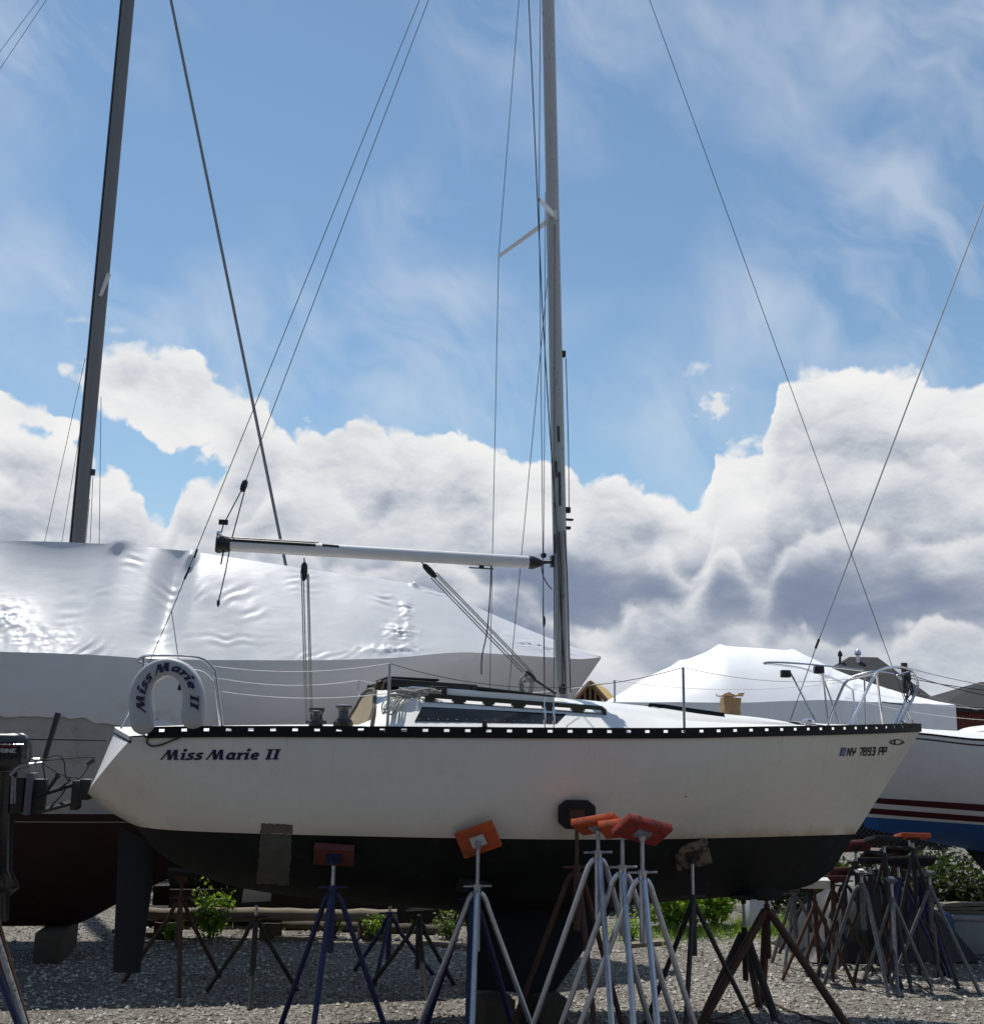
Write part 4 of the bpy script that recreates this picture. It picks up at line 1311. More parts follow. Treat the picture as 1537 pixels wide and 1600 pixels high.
# ------------------------------------------------------------------ horseshoe lifebuoy on the stern rail
m_vinyl = mat('grey_white_vinyl', (0.40, 0.41, 0.43), 0.5, var=0.08, scale=6, bump=0.1, bscale=12)
bc = B(264, 1090, -0.98)
bn = Vector((math.sin(R_(-24)), -math.cos(R_(-24)), 0))      # its face, turned a little towards the stern
def bp_(px, py, lift=0.0):
    d = FB.r @ ray(px, py)
    c = bc+bn*lift
    return FB.e + d*((c-FB.e).dot(bn)/d.dot(bn))
UP = [(223, 1131), (222, 1115), (220, 1095), (223, 1075), (233, 1057), (249, 1046), (267, 1043), (284, 1049), (296, 1063), (302, 1082), (303, 1100), (301, 1116), (301, 1122)]
WID = [17, 18.5, 17.5, 16, 15, 14.5, 14, 14.5, 15, 16, 17, 17.5, 17]
cen = curve([Vector((x, y, 0)) for x, y in UP], 5)
wid = [interp([(i*5, w) for i, w in enumerate(WID)], k) for k in range(len(cen))]
life = empty('horseshoe_lifebuoy', FB.M @ Vector((bc.x, bc.y, deck_z(bc.x, bc.y))), YAW, 'pale grey vinyl horseshoe lifebuoy with dark lettering strapped to the stern rail', 'lifebuoy')
base_l = Vector((bc.x, bc.y, deck_z(bc.x, bc.y)))
rows = []
TH = 0.105
for k, c in enumerate(cen):
    t = (cen[min(k+1, len(cen)-1)]-cen[max(k-1, 0)]).normalized()
    n = Vector((-t.y, t.x, 0))
    w = wid[k]
    ends = min(k, len(cen)-1-k)
    row = []
    for a in range(16):
        an = 2*math.pi*a/16
        cx = math.copysign(abs(math.cos(an))**0.55, math.cos(an)); cy = math.copysign(abs(math.sin(an))**0.55, math.sin(an))
        q = c+n*(w*cx)
        row.append(bp_(q.x, q.y, 0)-base_l + bn*(TH/2*cy))
    rows.append(row+[row[0]])
def capped(rows, at0, sign):
    base = rows[0] if at0 else rows[-1]
    c = sum(base[:-1], Vector())/16
    nxt = rows[1] if at0 else rows[-2]
    d_ = (c-sum(nxt[:-1], Vector())/16).normalized()
    out = []
    for s_, o_ in ((0.92, 0.035), (0.72, 0.065), (0.4, 0.085), (0.01, 0.092)):
        out.append([c+(p-c)*s_+d_*o_ for p in base])
    return out
rows = list(reversed(capped(rows, True, 1))) + rows + capped(rows, False, 1)
mb = MB(); mb.grid(rows); body = mb.build('buoy_cover', m_vinyl, life, smooth=60, weld=True)
# piping seams
mb = MB()
mb.tube([r[3]*1.0+bn*0.002 for r in rows[3:-3]], 0.004, 5); mb.tube([r[5]+bn*0.002 for r in rows[3:-3]], 0.004, 5)
# curved lettering
cl = [0.0]
for k in range(len(cen)-1): cl.append(cl[-1]+(cen[k+1]-cen[k]).length)
def on_buoy(s0, hgt, L, total):
    def f(gx, gy, lift):
        s_ = s0+gx/L*total
        k = 0
        while k < len(cl)-2 and cl[k+1] < s_: k += 1
        fr = (s_-cl[k])/(cl[k+1]-cl[k])
        c = cen[k].lerp(cen[k+1], fr); t = (cen[k+1]-cen[k]).normalized(); n = Vector((t.y, -t.x, 0))
        q = c+n*(gy-0.42)*hgt
        return bp_(q.x, q.y, TH/2+0.0045+lift)-base_l
    return f
lettering('letter', NAME, SCRIPT, on_buoy(20, 13.5, text_len(NAME, SCRIPT), cl[-1]-36), m_navy, body, 0.27)
mb = MB(); mb.tube([bp_(283, 1066, -0.03)-base_l, bp_(280, 1079, -0.03)-base_l], 0.016, 6, flat=0.5); mb.build('buoy_clip', m_black, life)
mb = MB(); mb.tube(curve([bp_(x, y, -0.05)-base_l for x, y in ((250, 1061), (256, 1057), (263, 1056))], 4), 0.012, 6); mb.build('buoy_buckle', m_black, life)
# webbing strap hanging below the buoy over the topsides
mb = MB(); mb.tube(curve([on_hull(FB, H1, x, y, 0.012) for x, y in ((224, 1149), (231, 1155), (229, 1160), (237, 1166), (252, 1164), (270, 1157), (288, 1150))], 5), 0.008, 5, flat=0.4)
mb.build('buoy_strap', m_blackvinyl, life).location = -base_l
# strap was made in boat axes: same turn as the buoy, so only the offset above is needed

# ------------------------------------------------------------------ outboard motor on its lifting bracket
m_cowl = mat('black_cowling', (0.012, 0.012, 0.014), 0.28, var=0.2, scale=5, coat=0.3)
mb = MB(); tp = B(135, 1238, 0)
plate_u = tp.x
def q0(px, py, v=0.0): return B(px, py, v)
a0, a1 = q0(120, 1222), q0(120, 1262)
mb.box((a0+a1)/2, (0.07, 0.26, (a0-a1).length+0.03)); 
mb.box(q0(131, 1228)+Vector((0.02, 0, -0.03)), (0.10, 0.24, 0.18))
mb.build('bracket_plate', m_black, boat, bevel=0.008)
for (p_, r_) in (((120, 1223), (58, 1243)), ((117, 1253), (60, 1268))):
    for v in (-0.11, 0.11):
        a = MB(); a.tube([q0(*p_, v), q0(*r_, v)], 0.026, 4); a.build('bracket_arm', m_black, boat)
mb = MB(); mb.box((q0(48, 1208)+q0(48, 1272))/2, (0.055, 0.30, (q0(48, 1208)-q0(48, 1272)).length)); mb.build('motor_board', mat('grey_motor_board', (0.10, 0.105, 0.12), 0.7, var=0.2, scale=6), boat, bevel=0.006)
mb = MB(); mb.tube([q0(70, 1240, -0.14), q0(90, 1213, -0.14)], 0.016, 6); mb.lathe(q0(90, 1213, -0.14), [(0.02, -0.02), (0.024, 0), (0.015, 0.03)], 8); mb.build('bracket_lever', m_black, boat)
mo = Vector((q0(10, 1200).x, 0, 0))
motor = empty('outboard_motor', FB.M @ Vector((mo.x, 0, 0)), YAW, 'black outboard motor hung on a lifting bracket behind the transom', 'outboard motor')
def ml(px, py, v=0.0): return B(px, py, v)-mo
mb = MB(); rows = []
x0, x1 = ml(-62, 1180).x, ml(49, 1180).x
zt, zb_ = ml(20, 1147, -0.16).z, ml(20, 1206, -0.16).z
for f, kx, ky in ((0, .80, .85), (.12, .93, .95), (.35, 1.0, 1.0), (.75, .97, .98), (.92, .86, .90), (1.0, .70, .74)):
    z = zb_+(zt-zb_)*f; cxm = (x0+x1)/2; hx = (x1-x0)/2*kx; hy = 0.17*ky
    row = []
    for a in range(24):
        an = 2*math.pi*a/24
        row.append(Vector((cxm+hx*math.copysign(abs(math.cos(an))**0.45, math.cos(an)), hy*math.copysign(abs(math.sin(an))**0.5, math.sin(an)), z+0.01*math.cos(an))))
    rows.append(row+[row[0]])
mb.grid(rows); mb.add(rows[0][:-1], [tuple(range(24))]); mb.add(rows[-1][:-1], [tuple(range(24))])
cowl = mb.build('cowling', m_cowl, motor, smooth=50, weld=True)
zc_ = zb_+(zt-zb_)*0.72
mb = MB(); mb.tube([Vector((x0+0.05, -0.172, zc_)), Vector((x1-0.05, -0.172, zc_))], 0.006, 5); mb.build('cowl_band', m_ss, cowl)
def on_cowl(x_end, y_base, hgt, L, tot):
    def f(gx, gy, lift):
        p = ml(x_end-tot*(1-gx/L), y_base-gy*hgt, -0.176-lift); return p
    return f
TXT1, TXT2 = 'NISSAN', 'MARINE'
lettering('letter', TXT2, SQUARE, on_cowl(27, 1176.5, 6.5, text_len(TXT2, SQUARE), 48), mat('pale_lettering', (0.45, 0.45, 0.47), 0.5), cowl)
lettering('letter', TXT1, SQUARE, on_cowl(27, 1168, 6.5, text_len(TXT1, SQUARE), 50), mat('dull_red_lettering', (0.10, 0.012, 0.012), 0.5), cowl)
mb = MB(); rows = []
for (px, py, hx, hy) in ((8, 1206, .20, .12), (5, 1230, .12, .09), (3, 1300, .10, .07), (2, 1360, .09, .06), (0, 1385, .16, .07), (-2, 1390, .16, .05), (0, 1400, .08, .04), (0, 1440, .07, .03)):
    c = ml(px, py)
    row = [c+Vector((hx*math.cos(2*math.pi*a/12), hy*math.sin(2*math.pi*a/12), 0)) for a in range(12)]
    rows.append(row+[row[0]])
mb.grid(rows); mb.add(rows[0][:-1], [tuple(range(12))]); mb.add(rows[-1][:-1], [tuple(range(12))])
mb.build('drive_leg', m_cowl, motor, smooth=45, weld=True)
mb = MB()
for a in range(3):
    an = 2*math.pi*a/3+0.4; c = ml(-8, 1415)
    mb.tube([c, c+Vector((-0.02, 0.10*math.cos(an), 0.10*math.sin(an)))], [0.03, 0.05], 6, flat=0.25)
mb.build('propeller', m_black, motor)
mb = MB(); mb.tube(curve([ml(16, 1212, -0.13), ml(26, 1200, -0.13), ml(36, 1196, -0.13), ml(50, 1195, -0.12), ml(66, 1193, -0.12)], 4), 0.018, 6)
mb.box(ml(40, 1206, -0.0), (0.10, 0.22, 0.10)); mb.tube([ml(20, 1213, -0.1), ml(18, 1256, -0.1)], 0.012, 6); mb.tube([ml(24, 1215, -0.1), ml(23, 1256, -0.1)], 0.010, 6)
mb.build('clamp', m_galv, motor)
mb = MB(); mb.box(ml(30, 1240, 0), (0.10, 0.20, 0.34)); mb.box(ml(62, 1244, 0), (0.10, 0.20, 0.30)); mb.build('swivel', m_black, motor, bevel=0.01)
mb = MB(); mb.tube([ml(70, 1185, -0.12), ml(91, 1114, -0.12)], [0.022, 0.028], 8); mb.build('tiller', mat('blue_black_grip', (0.015, 0.018, 0.035), 0.6), motor)
mb = MB(); mb.tube([ml(44, 1155, -0.12), ml(80, 1155, 0.1), ml(165, 1157, 0.4)], 0.010, 6); mb.build('pull_cord', m_darkrope, motor)
for pts in ([(66, 1187), (90, 1180), (100, 1190), (102, 1210), (108, 1220), (125, 1216), (140, 1195)], [(64, 1189), (100, 1186), (130, 1183), (150, 1184)], [(66, 1192), (85, 1205), (105, 1214), (122, 1215)], [(66, 1192), (70, 1215), (72, 1235)], [(110, 1214), (100, 1237), (84, 1256)]):
    MB().tube(curve([ml(x, y, -0.09) for x, y in pts], 5), 0.0065, 5).build('hose', m_darkrope, motor)
mb = MB(); mb.tube([ml(136, 1195, -0.09), ml(148, 1188, -0.09)], 0.022, 8); mb.build('primer_bulb', m_black, motor)
mb = MB(); mb.tube([ml(48, 1187, -0.14), ml(62, 1187, -0.14)], 0.014, 6); mb.box(ml(39, 1189, -0.16), (0.06, 0.02, 0.04)); mb.build('throttle_lever', m_ss, motor)
# ================================================================== shrink-wrapped boats
def shrink_mat(name, col, rough):
    m = bpy.data.materials.new(name); m.use_nodes = True
    N = NT(m.node_tree); b = m.node_tree.nodes['Principled BSDF']
    tc = N.n('ShaderNodeTexCoord'); v = tc.outputs['Object']
    n1 = N.noise(v, 1.3, 4, 0.6)
    N.l(N.mix(n1, [c*0.93 for c in col], [min(1, c*1.05) for c in col]), b.inputs['Base Color'])
    N.l(N.lin(n1, 0.3, 0.7, rough-0.06, rough+0.08), b.inputs['Roughness'])
    mp = N.n('ShaderNodeMapping'); N.l(v, mp.inputs[0]); mp.inputs['Scale'].default_value = (1.0, 2.2, 2.2)
    h1 = N.noise(mp.outputs[0], 3.0, 5, 0.5, 0.6)
    bp = N.n('ShaderNodeBump'); bp.inputs['Strength'].default_value = 0.07; bp.inputs['Distance'].default_value = 0.03
    N.l(h1, bp.inputs['Height']); N.l(bp.outputs[0], b.inputs['Normal'])
    return m
m_wrap = shrink_mat('white_shrink_wrap', (0.63, 0.63, 0.645), 0.30)
m_wrap2 = shrink_mat('matt_shrink_wrap', (0.84, 0.84, 0.85), 0.5)

def q_at(hull, t, zf):
    lo, hi = 0.0, 1.0
    for _ in range(20):
        q = (lo+hi)/2; p = hull.pt(t, q)
        if p.z > zf(p.x): lo = q
        else: hi = q
    return (lo+hi)/2
def hull_band(hull, qa, qb, nt, nq, off=0.0, sides=(-1, 1), wr=None, t0=0.0, t1=1.0):
    mb = MB()
    for side in sides:
        rows = []
        for i in range(nt+1):
            t = t0+(t1-t0)*i/nt
            a, b = qa(t), qb(t)
            row = []
            for k in range(nq+1):
                p = hull.pt(t, min(1, a+(b-a)*k/nq), side)
                if side > 0: p.y *= getattr(hull, 'far_k', 1.0)
                p.y += side*off
                if wr: p.y += side*wr(p.x, k/nq)
                row.append(p)
            rows.append(row)
        mb.grid(rows)
    return mb
def stern_cap(mb, hull, nq=14):
    rows = []
    for k in range(nq+1):
        p = hull.pt(0, 0.999*math.sin(math.pi/2*k/nq)); rows.append([Vector((p.x, p.y*(1-2*j/6), p.z)) for j in range(7)])
    mb.grid(rows)

def wrapped_roof(fr, ridge, half, gun, uA_, uB_, nu, nf, power, ripples, amp, seed, slump=(), far_k=1.0, crumple=()):
    """tent of wrap from ridge to gunwale, both sides; ripples: (u, f, width u, width f, n waves, angle, height)"""
    mb = MB()
    for side in (-1, 1):
        rows = []
        for i in range(nu+1):
            u = uA_+(uB_-uA_)*i/nu
            zr, zg, g_ = interp(ridge, u), interp(gun, u), interp(half, u)
            zr = max(zr, zg+0.004)
            row = []
            for j in range(nf+1):
                f = j/nf
                y = g_*f*(1.0 if side < 0 else far_k); z = zg+(zr-zg)*(1-f**(power(u) if callable(power) else power))
                nrm = Vector((0, side*(zr-zg)/max(.2, g_), 1.0)).normalized()
                d = 0.0
                if side < 0:
                    for (ru, rf, su, sf, nw, an, hh) in ripples:
                        a_, b_ = (u-ru)/su, (f-rf)/sf
                        e = a_*a_+b_*b_
                        if e < 6:
                            ph = (b_*math.cos(an)+a_*math.sin(an))*nw
                            d += 0.55*hh*math.exp(-e)*math.sin(ph*math.pi*0.8 + 3.5*noise.noise((u*5, f*6, seed)))*(0.35+0.9*abs(noise.noise((u*4, f*5, seed+7))))
                    for (ru, rf, su, sf, hh) in crumple:
                        e = ((u-ru)/su)**2+((f-rf)/sf)**2
                        if e < 6:
                            n1_ = noise.noise((u*7, f*11, seed+2)); n2_ = noise.noise((u*16, f*24, seed+4))
                            d += hh*math.exp(-e)*(1-2.2*abs(n1_)+0.6*(0.5-abs(n2_)*2))
                    for (ru, rf, su, sf, hh) in slump:
                        e = ((u-ru)/su)**2+((f-rf)/sf)**2
                        if e < 8: d += hh*math.exp(-e)
                fade = min(1, f*8)
                d += amp*(noise.fractal((u*0.8, f*1.6, seed+side), 1.0, 2.0, 3))*fade
                row.append(Vector((u, side*y, z))+nrm*d + Vector((0, 0, amp*0.25*noise.noise((u*5, 0, seed))*(1-fade))))
            rows.append(row)
        mb.grid(rows)
    return mb

# ---- the long one on the left
pT = at(100, 1300, 14.1)
FT = Frame(pT.x, 14.1, R_(9.0))
TB = FT.B
uTip = TB(938, 1027, 0).x
u0T = TB(-330, 1100, 0).x
HALF = [(u0T, 1.3), (u0T+2, 1.36), (uTip-5.0, 1.36), (uTip-3.2, 1.24), (uTip-2.0, 1.0), (uTip-1.0, .66), (uTip-0.4, .34), (uTip-0.1, .12), (uTip, .02)]
def edge_tab2(fr, half, pxs, sgn=-1):
    out = []
    for x, y in pxs:
        b = 1.0
        for _ in range(20):
            p = fr.B(x, y, sgn*b); b = interp(half, p.x)
        out.append((p.x, p.z))
    return sorted(out)
GUN = edge_tab2(FT, HALF, [(0, 1019), (130, 1023), (250, 1030), (450, 1032), (600, 1029), (740, 1020), (840, 1026), (900, 1030), (934, 1028)])
GUN = [(u0T, GUN[0][1]+0.02)]+GUN
RID = [(p.x, p.z) for p in [TB(x, y, 0) for x, y in ((0, 845), (100, 847), (165, 850), (198, 847), (235, 855), (300, 862), (350, 869), (500, 892), (640, 912), (700, 930), (760, 956), (860, 998), (915, 1018), (936, 1025))]]
RID = [(u0T, RID[0][1]-0.05)]+RID
def D2(t):
    u = u0T+(uTip-u0T)*t
    return u, interp(HALF, u), interp(GUN, u)
KZ2 = [(0, .35), (.40, .35), (.47, .62), (.55, .95), (.7, 1.25), (.9, 1.5), (1, 1.7)]
def K2(t): return u0T+(uTip-1.5-u0T)*t, interp(KZ2, t)
H2 = Hull(D2, K2, lambda t: interp([(0, 2.2), (.6, 1.9), (.85, 1.25), (1, .85)], t), lambda t: interp([(0, 1.5), (.6, 1.35), (.85, 1.0), (1, .95)], t))
H2.far_k = 1.6  # unseen far side widened so its shadow covers more ground
wrapT = empty('shrink_wrapped_boat', FT.loc, FT.yaw, 'long boat under glossy white shrink wrap with dark red bottom, left behind the sailboat', 'boat')
def rip(px, py, w, h, nw, an, hh):
    # find place on the near panel under this pixel
    v = -0.8
    for _ in range(12):
        p = TB(px, py, v)
        zr, zg, g_ = interp(RID, p.x), interp(GUN, p.x), interp(HALF, p.x)
        f = min(1, max(0, (zr-p.z)/max(.05, zr-zg)))**(1/1.15); v = -g_*f
    return (p.x, f, w, h, nw, an, hh)
RIP = [rip(115, 930, .14, .14, 3, 0.1, .012), rip(150, 912, .16, .08, 2, .5, .010), rip(205, 868, .13, .08, 2.5, 0, .012), rip(263, 905, .18, .11, 3, -.2, .018), rip(303, 925, .12, .10, 2, .9, .014),
       rip(370, 925, .22, .11, 3, .7, .012), rip(258, 978, .22, .09, 3, .6, .009), rip(350, 997, .42, .06, 2, .15, .008), rip(475, 905, .18, .13, 4, .1, .012), rip(395, 955, .16, .08, 2, .5, .014),
       rip(600, 935, .14, .12, 3, -.2, .014), rip(680, 925, .18, .08, 2.5, .5, .016), rip(790, 990, .40, .10, 3, 1.4, .02), rip(500, 1024, .35, .04, 4, 1.2, .012), rip(140, 1015, .18, .07, 3, 1.2, .03)]
CRU = [rip(635, 950, 0, 0, 0, 0, 0)[:2]+(.09, .13, .024), rip(625, 985, 0, 0, 0, 0, 0)[:2]+(.18, .10, .028), rip(610, 1014, 0, 0, 0, 0, 0)[:2]+(.34, .05, .022), rip(10, 950, 0, 0, 0, 0, 0)[:2]+(.22, .13, .022), rip(60, 992, 0, 0, 0, 0, 0)[:2]+(.40, .12, .010), rip(850, 1012, 0, 0, 0, 0, 0)[:2]+(.4, .12, .02)]
SL = [rip(185, 849, 0, 0, 0, 0, 0)[:2]+(.10, .05, .06), rip(298, 868, 0, 0, 0, 0, 0)[:2]+(.06, .06, .10), rip(648, 912, 0, 0, 0, 0, 0)[:2]+(.05, .05, .05)]
U40 = TB(40, 985, -1.2).x; U275 = TB(277, 868, -0.2).x  # roof hollows shaped for a glare at left and a shadow patch at the ridge
roofT = wrapped_roof(FT, RID, HALF, GUN, u0T, uTip, 430, 84, (lambda u: 1.08-0.30*math.exp(-((u-U40)/0.9)**2)-0.30*math.exp(-((u-U275)/0.20)**2)), RIP, 0.008, 3.0, SL, 1.6, CRU)
roofT.build('wrap_roof', m_wrap, wrapT, smooth=80, weld=True, label='bright taut upper panel of the shrink wrap')
def hemq(t):
    q = interp([(0, .225), (.35, .225), (.5, .30), (.7, .45), (1, .55)], t)
    u = D2(t)[0]
    return q+0.018*noise.noise((u*2.1, 1, 5))+0.008*noise.noise((u*7, 2, 5))
def hemw(u, k):
    w = 0.010*noise.fractal((u*1.5, k*2, 9), 1, 2, 3)
    e = max(0, (k-0.55)/0.45)
    w += e*e*0.06*noise.noise((u*6+k*5, k*9, 2))*(0.3+max(0, noise.noise((u*1.2, 3, 3))*2))
    w += 0.012*math.exp(-((u-TB(140, 1040, -1.6).x)/.2)**2)*math.sin(u*40+k*20)*(1-k)
    return w+0.02
hull_band(H2, lambda t: 0.0, hemq, 300, 26, 0.0, wr=hemw).build('wrap_skirt', m_wrap, wrapT, smooth=80, label='shaded lower skirt of the shrink wrap')
BOOT = edge_tab2(FT, [(a, b*0.93) for a, b in HALF], [(20, 1272), (190, 1272)])
bz = BOOT[0][1]
m_hullw = mat('dirty_white_hull', (0.36, 0.36, 0.35), 0.5, var=0.15, scale=2.5, col2=(0.22, 0.21, 0.20), thr=(0.5, 0.8))
m_redbot = mat('oxide_red_antifouling', (0.026, 0.0065, 0.005), 0.85, var=0.35, scale=3, bump=0.3)
hb_ = hull_band(H2, lambda t: max(0, hemq(t)-0.06), lambda t: q_at(H2, t, lambda u: bz), 60, 8); hb_.build('hull', m_hullw, wrapT, smooth=50)
hb_ = hull_band(H2, lambda t: q_at(H2, t, lambda u: bz), lambda t: 1.0, 60, 14); stern_cap(hb_, H2); hb_.build('hull_bottom', m_redbot, wrapT, smooth=50, label='dark oxide red underbody')
hull_band(H2, lambda t: q_at(H2, t, lambda u: bz-0.098), lambda t: q_at(H2, t, lambda u: bz-0.11), 60, 1, 0.006, t1=0.6).build('boot_stripe', mat('pale_stripe', (0.30, 0.24, 0.21), 0.6), wrapT, smooth=40)
hull_band(H2, lambda t: q_at(H2, t, lambda u: bz+0.02), lambda t: q_at(H2, t, lambda u: bz-0.01), 60, 1, 0.008, t1=0.6).build('rub_strip', m_hullw, wrapT, smooth=40)
for k, uu in enumerate((u0T+1.2, u0T+3.4)):
    p = FT.M @ Vector((uu, 0, 0.175))
    MBk = MB(); MBk.box((0, 0, 0), (0.3, 1.0, 0.35)); o = MBk.build('keel_block', m_wood, None, bevel=0.01); o.location = p; o.rotation_euler = (0, 0, FT.yaw)
    tag(o, ['squared timber block under the red boat, nearer its stern', 'squared timber block under the middle of the red boat'][k], 'timber', 'timber blocks under the red boat')

# ---- the domed one on the right
pD = at(1205, 1100, 24)
FD = Frame(pD.x, 24, R_(-3.0))
DB = FD.B
RID2 = [(p.x, p.z) for p in [DB(x, y, 0) for x, y in ((946, 1097), (975, 1080), (1000, 1064), (1060, 1036), (1100, 1020), (1125, 1010), (1165, 1012), (1240, 1018), (1262, 1027), (1300, 1046), (1360, 1069), (1400, 1082), (1468, 1099))]]
ua, ub = RID2[0][0], RID2[-1][0]
HALF2 = [(ua, .05), (ua+.5, .75), (ua+1.3, 1.35), (ua+2.6, 1.7), (ub-2.2, 1.6), (ub-0.9, 1.25), (ub-0.3, 1.0), (ub, .9)]
GUN2 = edge_tab2(FD, HALF2, [(948, 1098), (1060, 1098), (1150, 1098), (1240, 1095), (1300, 1094), (1350, 1097), (1400, 1098), (1466, 1101)])
RIP2 = [((DB(1300, 1080, -1)).x, .7, .5, .3, 4, .9, .05), ((DB(1330, 1070, -1)).x, .6, .3, .3, 3, .6, .06), ((DB(1420, 1085, -1)).x, .6, .3, .4, 3, 1.2, .05)]
domed = empty('domed_wrapped_boat', FD.loc, FD.yaw, 'rounded boat under matt white shrink wrap behind the bow rails', 'boat')
SL2 = [(DB(x, 1050, 0).x, .02, .12, .05, .05) for x in (1060, 1125, 1240)]
wrapped_roof(FD, RID2, HALF2, GUN2, ua, ub, 160, 40, 1.9, RIP2, 0.010, 8.0, SL2).build('wrap_roof', m_wrap2, domed, smooth=80, weld=True)
def D4(t):
    u = ua+(ub-ua)*t
    return u, interp(HALF2, u), interp(GUN2, u)
H4 = Hull(D4, lambda t: (ua+0.8+(ub-ua-0.8)*t, interp([(0, 1.3), (.3, .7), (1, .6)], t)), lambda t: 2.2, lambda t: 1.7)
def hw4(u, k): return 0.02+0.03*noise.noise((u*2.5, k*1.5, 4))+0.02*noise.noise((u*6, k*2, 6))
hb_ = hull_band(H4, lambda t: 0.0, lambda t: 0.72, 120, 14, 0.0, wr=hw4)
p_ = [H4.pt(1, 0.72*k/10, 1) for k in range(11)]
hb_.grid([[Vector((p.x+0.01, p.y*(1-2*j/6), p.z)) for j in range(7)] for p in p_])
hb_.build('wrap_skirt', m_wrap2, domed, smooth=80)
hb_ = hull_band(H4, lambda t: 0.68, lambda t: 1.0, 40, 8); stern_cap(hb_, H4); hb_.build('hull_bottom', m_bottom, domed, smooth=50)
mb = MB(); mb.tube([Vector((ub-3.0, 0, 0.7)), Vector((ub-3.0, 0, 0.0))], 0.25, 4); mb.tube([Vector((ub-0.8, 0, 0.7)), Vector((ub-0.8, 0, 0.0))], 0.25, 4); tag(mb.build('cradle_leg', m_wood, domed), kind='stuff')

# ================================================================== sailboat at the right edge
pR = at(1232, 1128, 15.2)
FR = Frame(pR.x, 15.2, R_(183.0))
RB = FR.B
rboat = empty('striped_sailboat', FR.loc, FR.yaw, 'white sailboat with maroon stripes and blue bottom, bow hidden behind the near boat', 'sailboat')
HALF3 = [(-9.2, 1.0), (-7.5, 1.35), (-5, 1.55), (-3.6, 1.45), (-2.4, 1.12), (-1.4, .74), (-.7, .40), (-.25, .16), (0, .015)]
SH3 = edge_tab2(FR, HALF3, [(1234, 1128), (1300, 1136), (1437, 1146), (1537, 1156)], 1)
SH3 = [(-9.2, SH3[0][1]+0.1), (-6.5, SH3[0][1]-0.02), (-4.2, SH3[0][1]-0.02)]+SH3
def D3(t):
    u = -9.2+9.2*t
    return u, interp(HALF3, u), interp(SH3, u)
kp = [RB(x, y, 0) for x, y in ((1352, 1293), (1400, 1305), (1475, 1322), (1537, 1338))]
KU3 = [(0, -8.6), (.25, -6.8), (.5, -4.8), (.7, kp[3].x-0.25), (.8, kp[2].x-0.1), (.9, kp[1].x), (1, kp[0].x)]
KZ3 = [(0, kp[3].z+.5), (.25, kp[3].z+.0), (.5, kp[3].z-.15), (.7, kp[3].z), (.8, kp[2].z), (.9, kp[1].z), (1, kp[0].z)]
H3 = Hull(D3, lambda t: (interp(KU3, t), interp(KZ3, t)), lambda t: interp([(0, 2.4), (.6, 2.2), (1, 1.4)], t), lambda t: interp([(0, 1.8), (.6, 1.6), (1, 1.1)], t))
def zline(a, b):
    pa, pb = on_hull(FR, H3, *a, v0=0.6, sgn=1), on_hull(FR, H3, *b, v0=1.0, sgn=1)
    k = (pb.z-pa.z)/(pb.x-pa.x); return lambda u: pa.z+k*(u-pa.x)
zBlue = zline((1400, 1280), (1530, 1289)); z1 = zline((1400, 1249), (1530, 1257)); z2 = zline((1400, 1258), (1530, 1268)); z3 = zline((1400, 1266), (1530, 1276)); z4 = zline((1400, 1275), (1530, 1285))
m_rwhite = mat('cool_white_gelcoat', (0.66, 0.67, 0.68), 0.3, var=0.06, scale=2)
m_blue = mat('blue_antifouling', (0.020, 0.095, 0.30), 0.7, var=0.2, scale=3, bump=0.15)
m_maroon = mat('maroon_stripe', (0.06, 0.008, 0.012), 0.4, var=0.1, scale=4)
def qz(zf): return lambda t: q_at(H3, t, zf)
hull_band(H3, lambda t: 0.0, qz(zBlue), 60, 12).build('hull', m_rwhite, rboat, smooth=50)
hb_ = hull_band(H3, qz(zBlue), lambda t: 1.0, 60, 14); hb_.build('hull_bottom', m_blue, rboat, smooth=50, label='blue antifouled underbody')
mb = MB(); stern_cap(mb, H3); mb.build('transom', m_rwhite, rboat)
for a_, b_, m__ in ((z1, z2, m_maroon), (z3, z4, m_maroon)):
    hull_band(H3, qz(a_), qz(b_), 60, 1, 0.004).build('stripe', m__, rboat, smooth=40)
hull_band(H3, lambda t: 0.045, lambda t: 0.058, 60, 1, 0.005).build('cove_stripe', m_blackvinyl, rboat, smooth=40)
rows = []
for i in range(41):
    u, b, z = D3(i/40); rows.append([Vector((u, b*s_, z+0.01+0.12*min(1, b)*(1-s_*s_))) for s_ in (-1, -.8, -.5, 0, .5, .8, 1)])
MB().grid(rows).build('deck', m_white, rboat, smooth=40)
hull_band(H3, lambda t: -0.0, lambda t: 0.012, 60, 1, 0.012).build('rub_rail', m_blackal, rboat, smooth=40)
mb = MB(); rows = []
for u, w, h in ((-2.4, .25, .02), (-2.7, .5, .12), (-3.6, .7, .24), (-5.5, .85, .34), (-5.8, .85, .05)):
    z = interp(SH3, u)+0.08; rows.append([Vector((u, y*w, z+hh*h)) for y, hh in ((-1.1, 0), (-1, .85), (-.6, 1), (0, 1.05), (.6, 1), (1, .85), (1.1, 0))])
mb.grid(rows); mb.build('cabin', m_white, rboat, smooth=30)
mb = MB(); rows = []
for z_, a_, c_ in ((kp[3].z+0.15, -2.3, -6.2), (0.7, -2.9, -6.2), (0.12, -3.6, -6.1)):
    rows.append([Vector((a_+(c_-a_)*s_, w*0.16, z_)) for s_, w in ((0, 0), (.1, .7), (.4, 1), (.8, .6), (1, 0.05), (.8, -.6), (.4, -1), (.1, -.7), (0, 0))])
mb.grid(rows); mb.add(rows[-1][:-1], [tuple(range(8))]); mb.build('keel', m_keel, rboat, smooth=40)
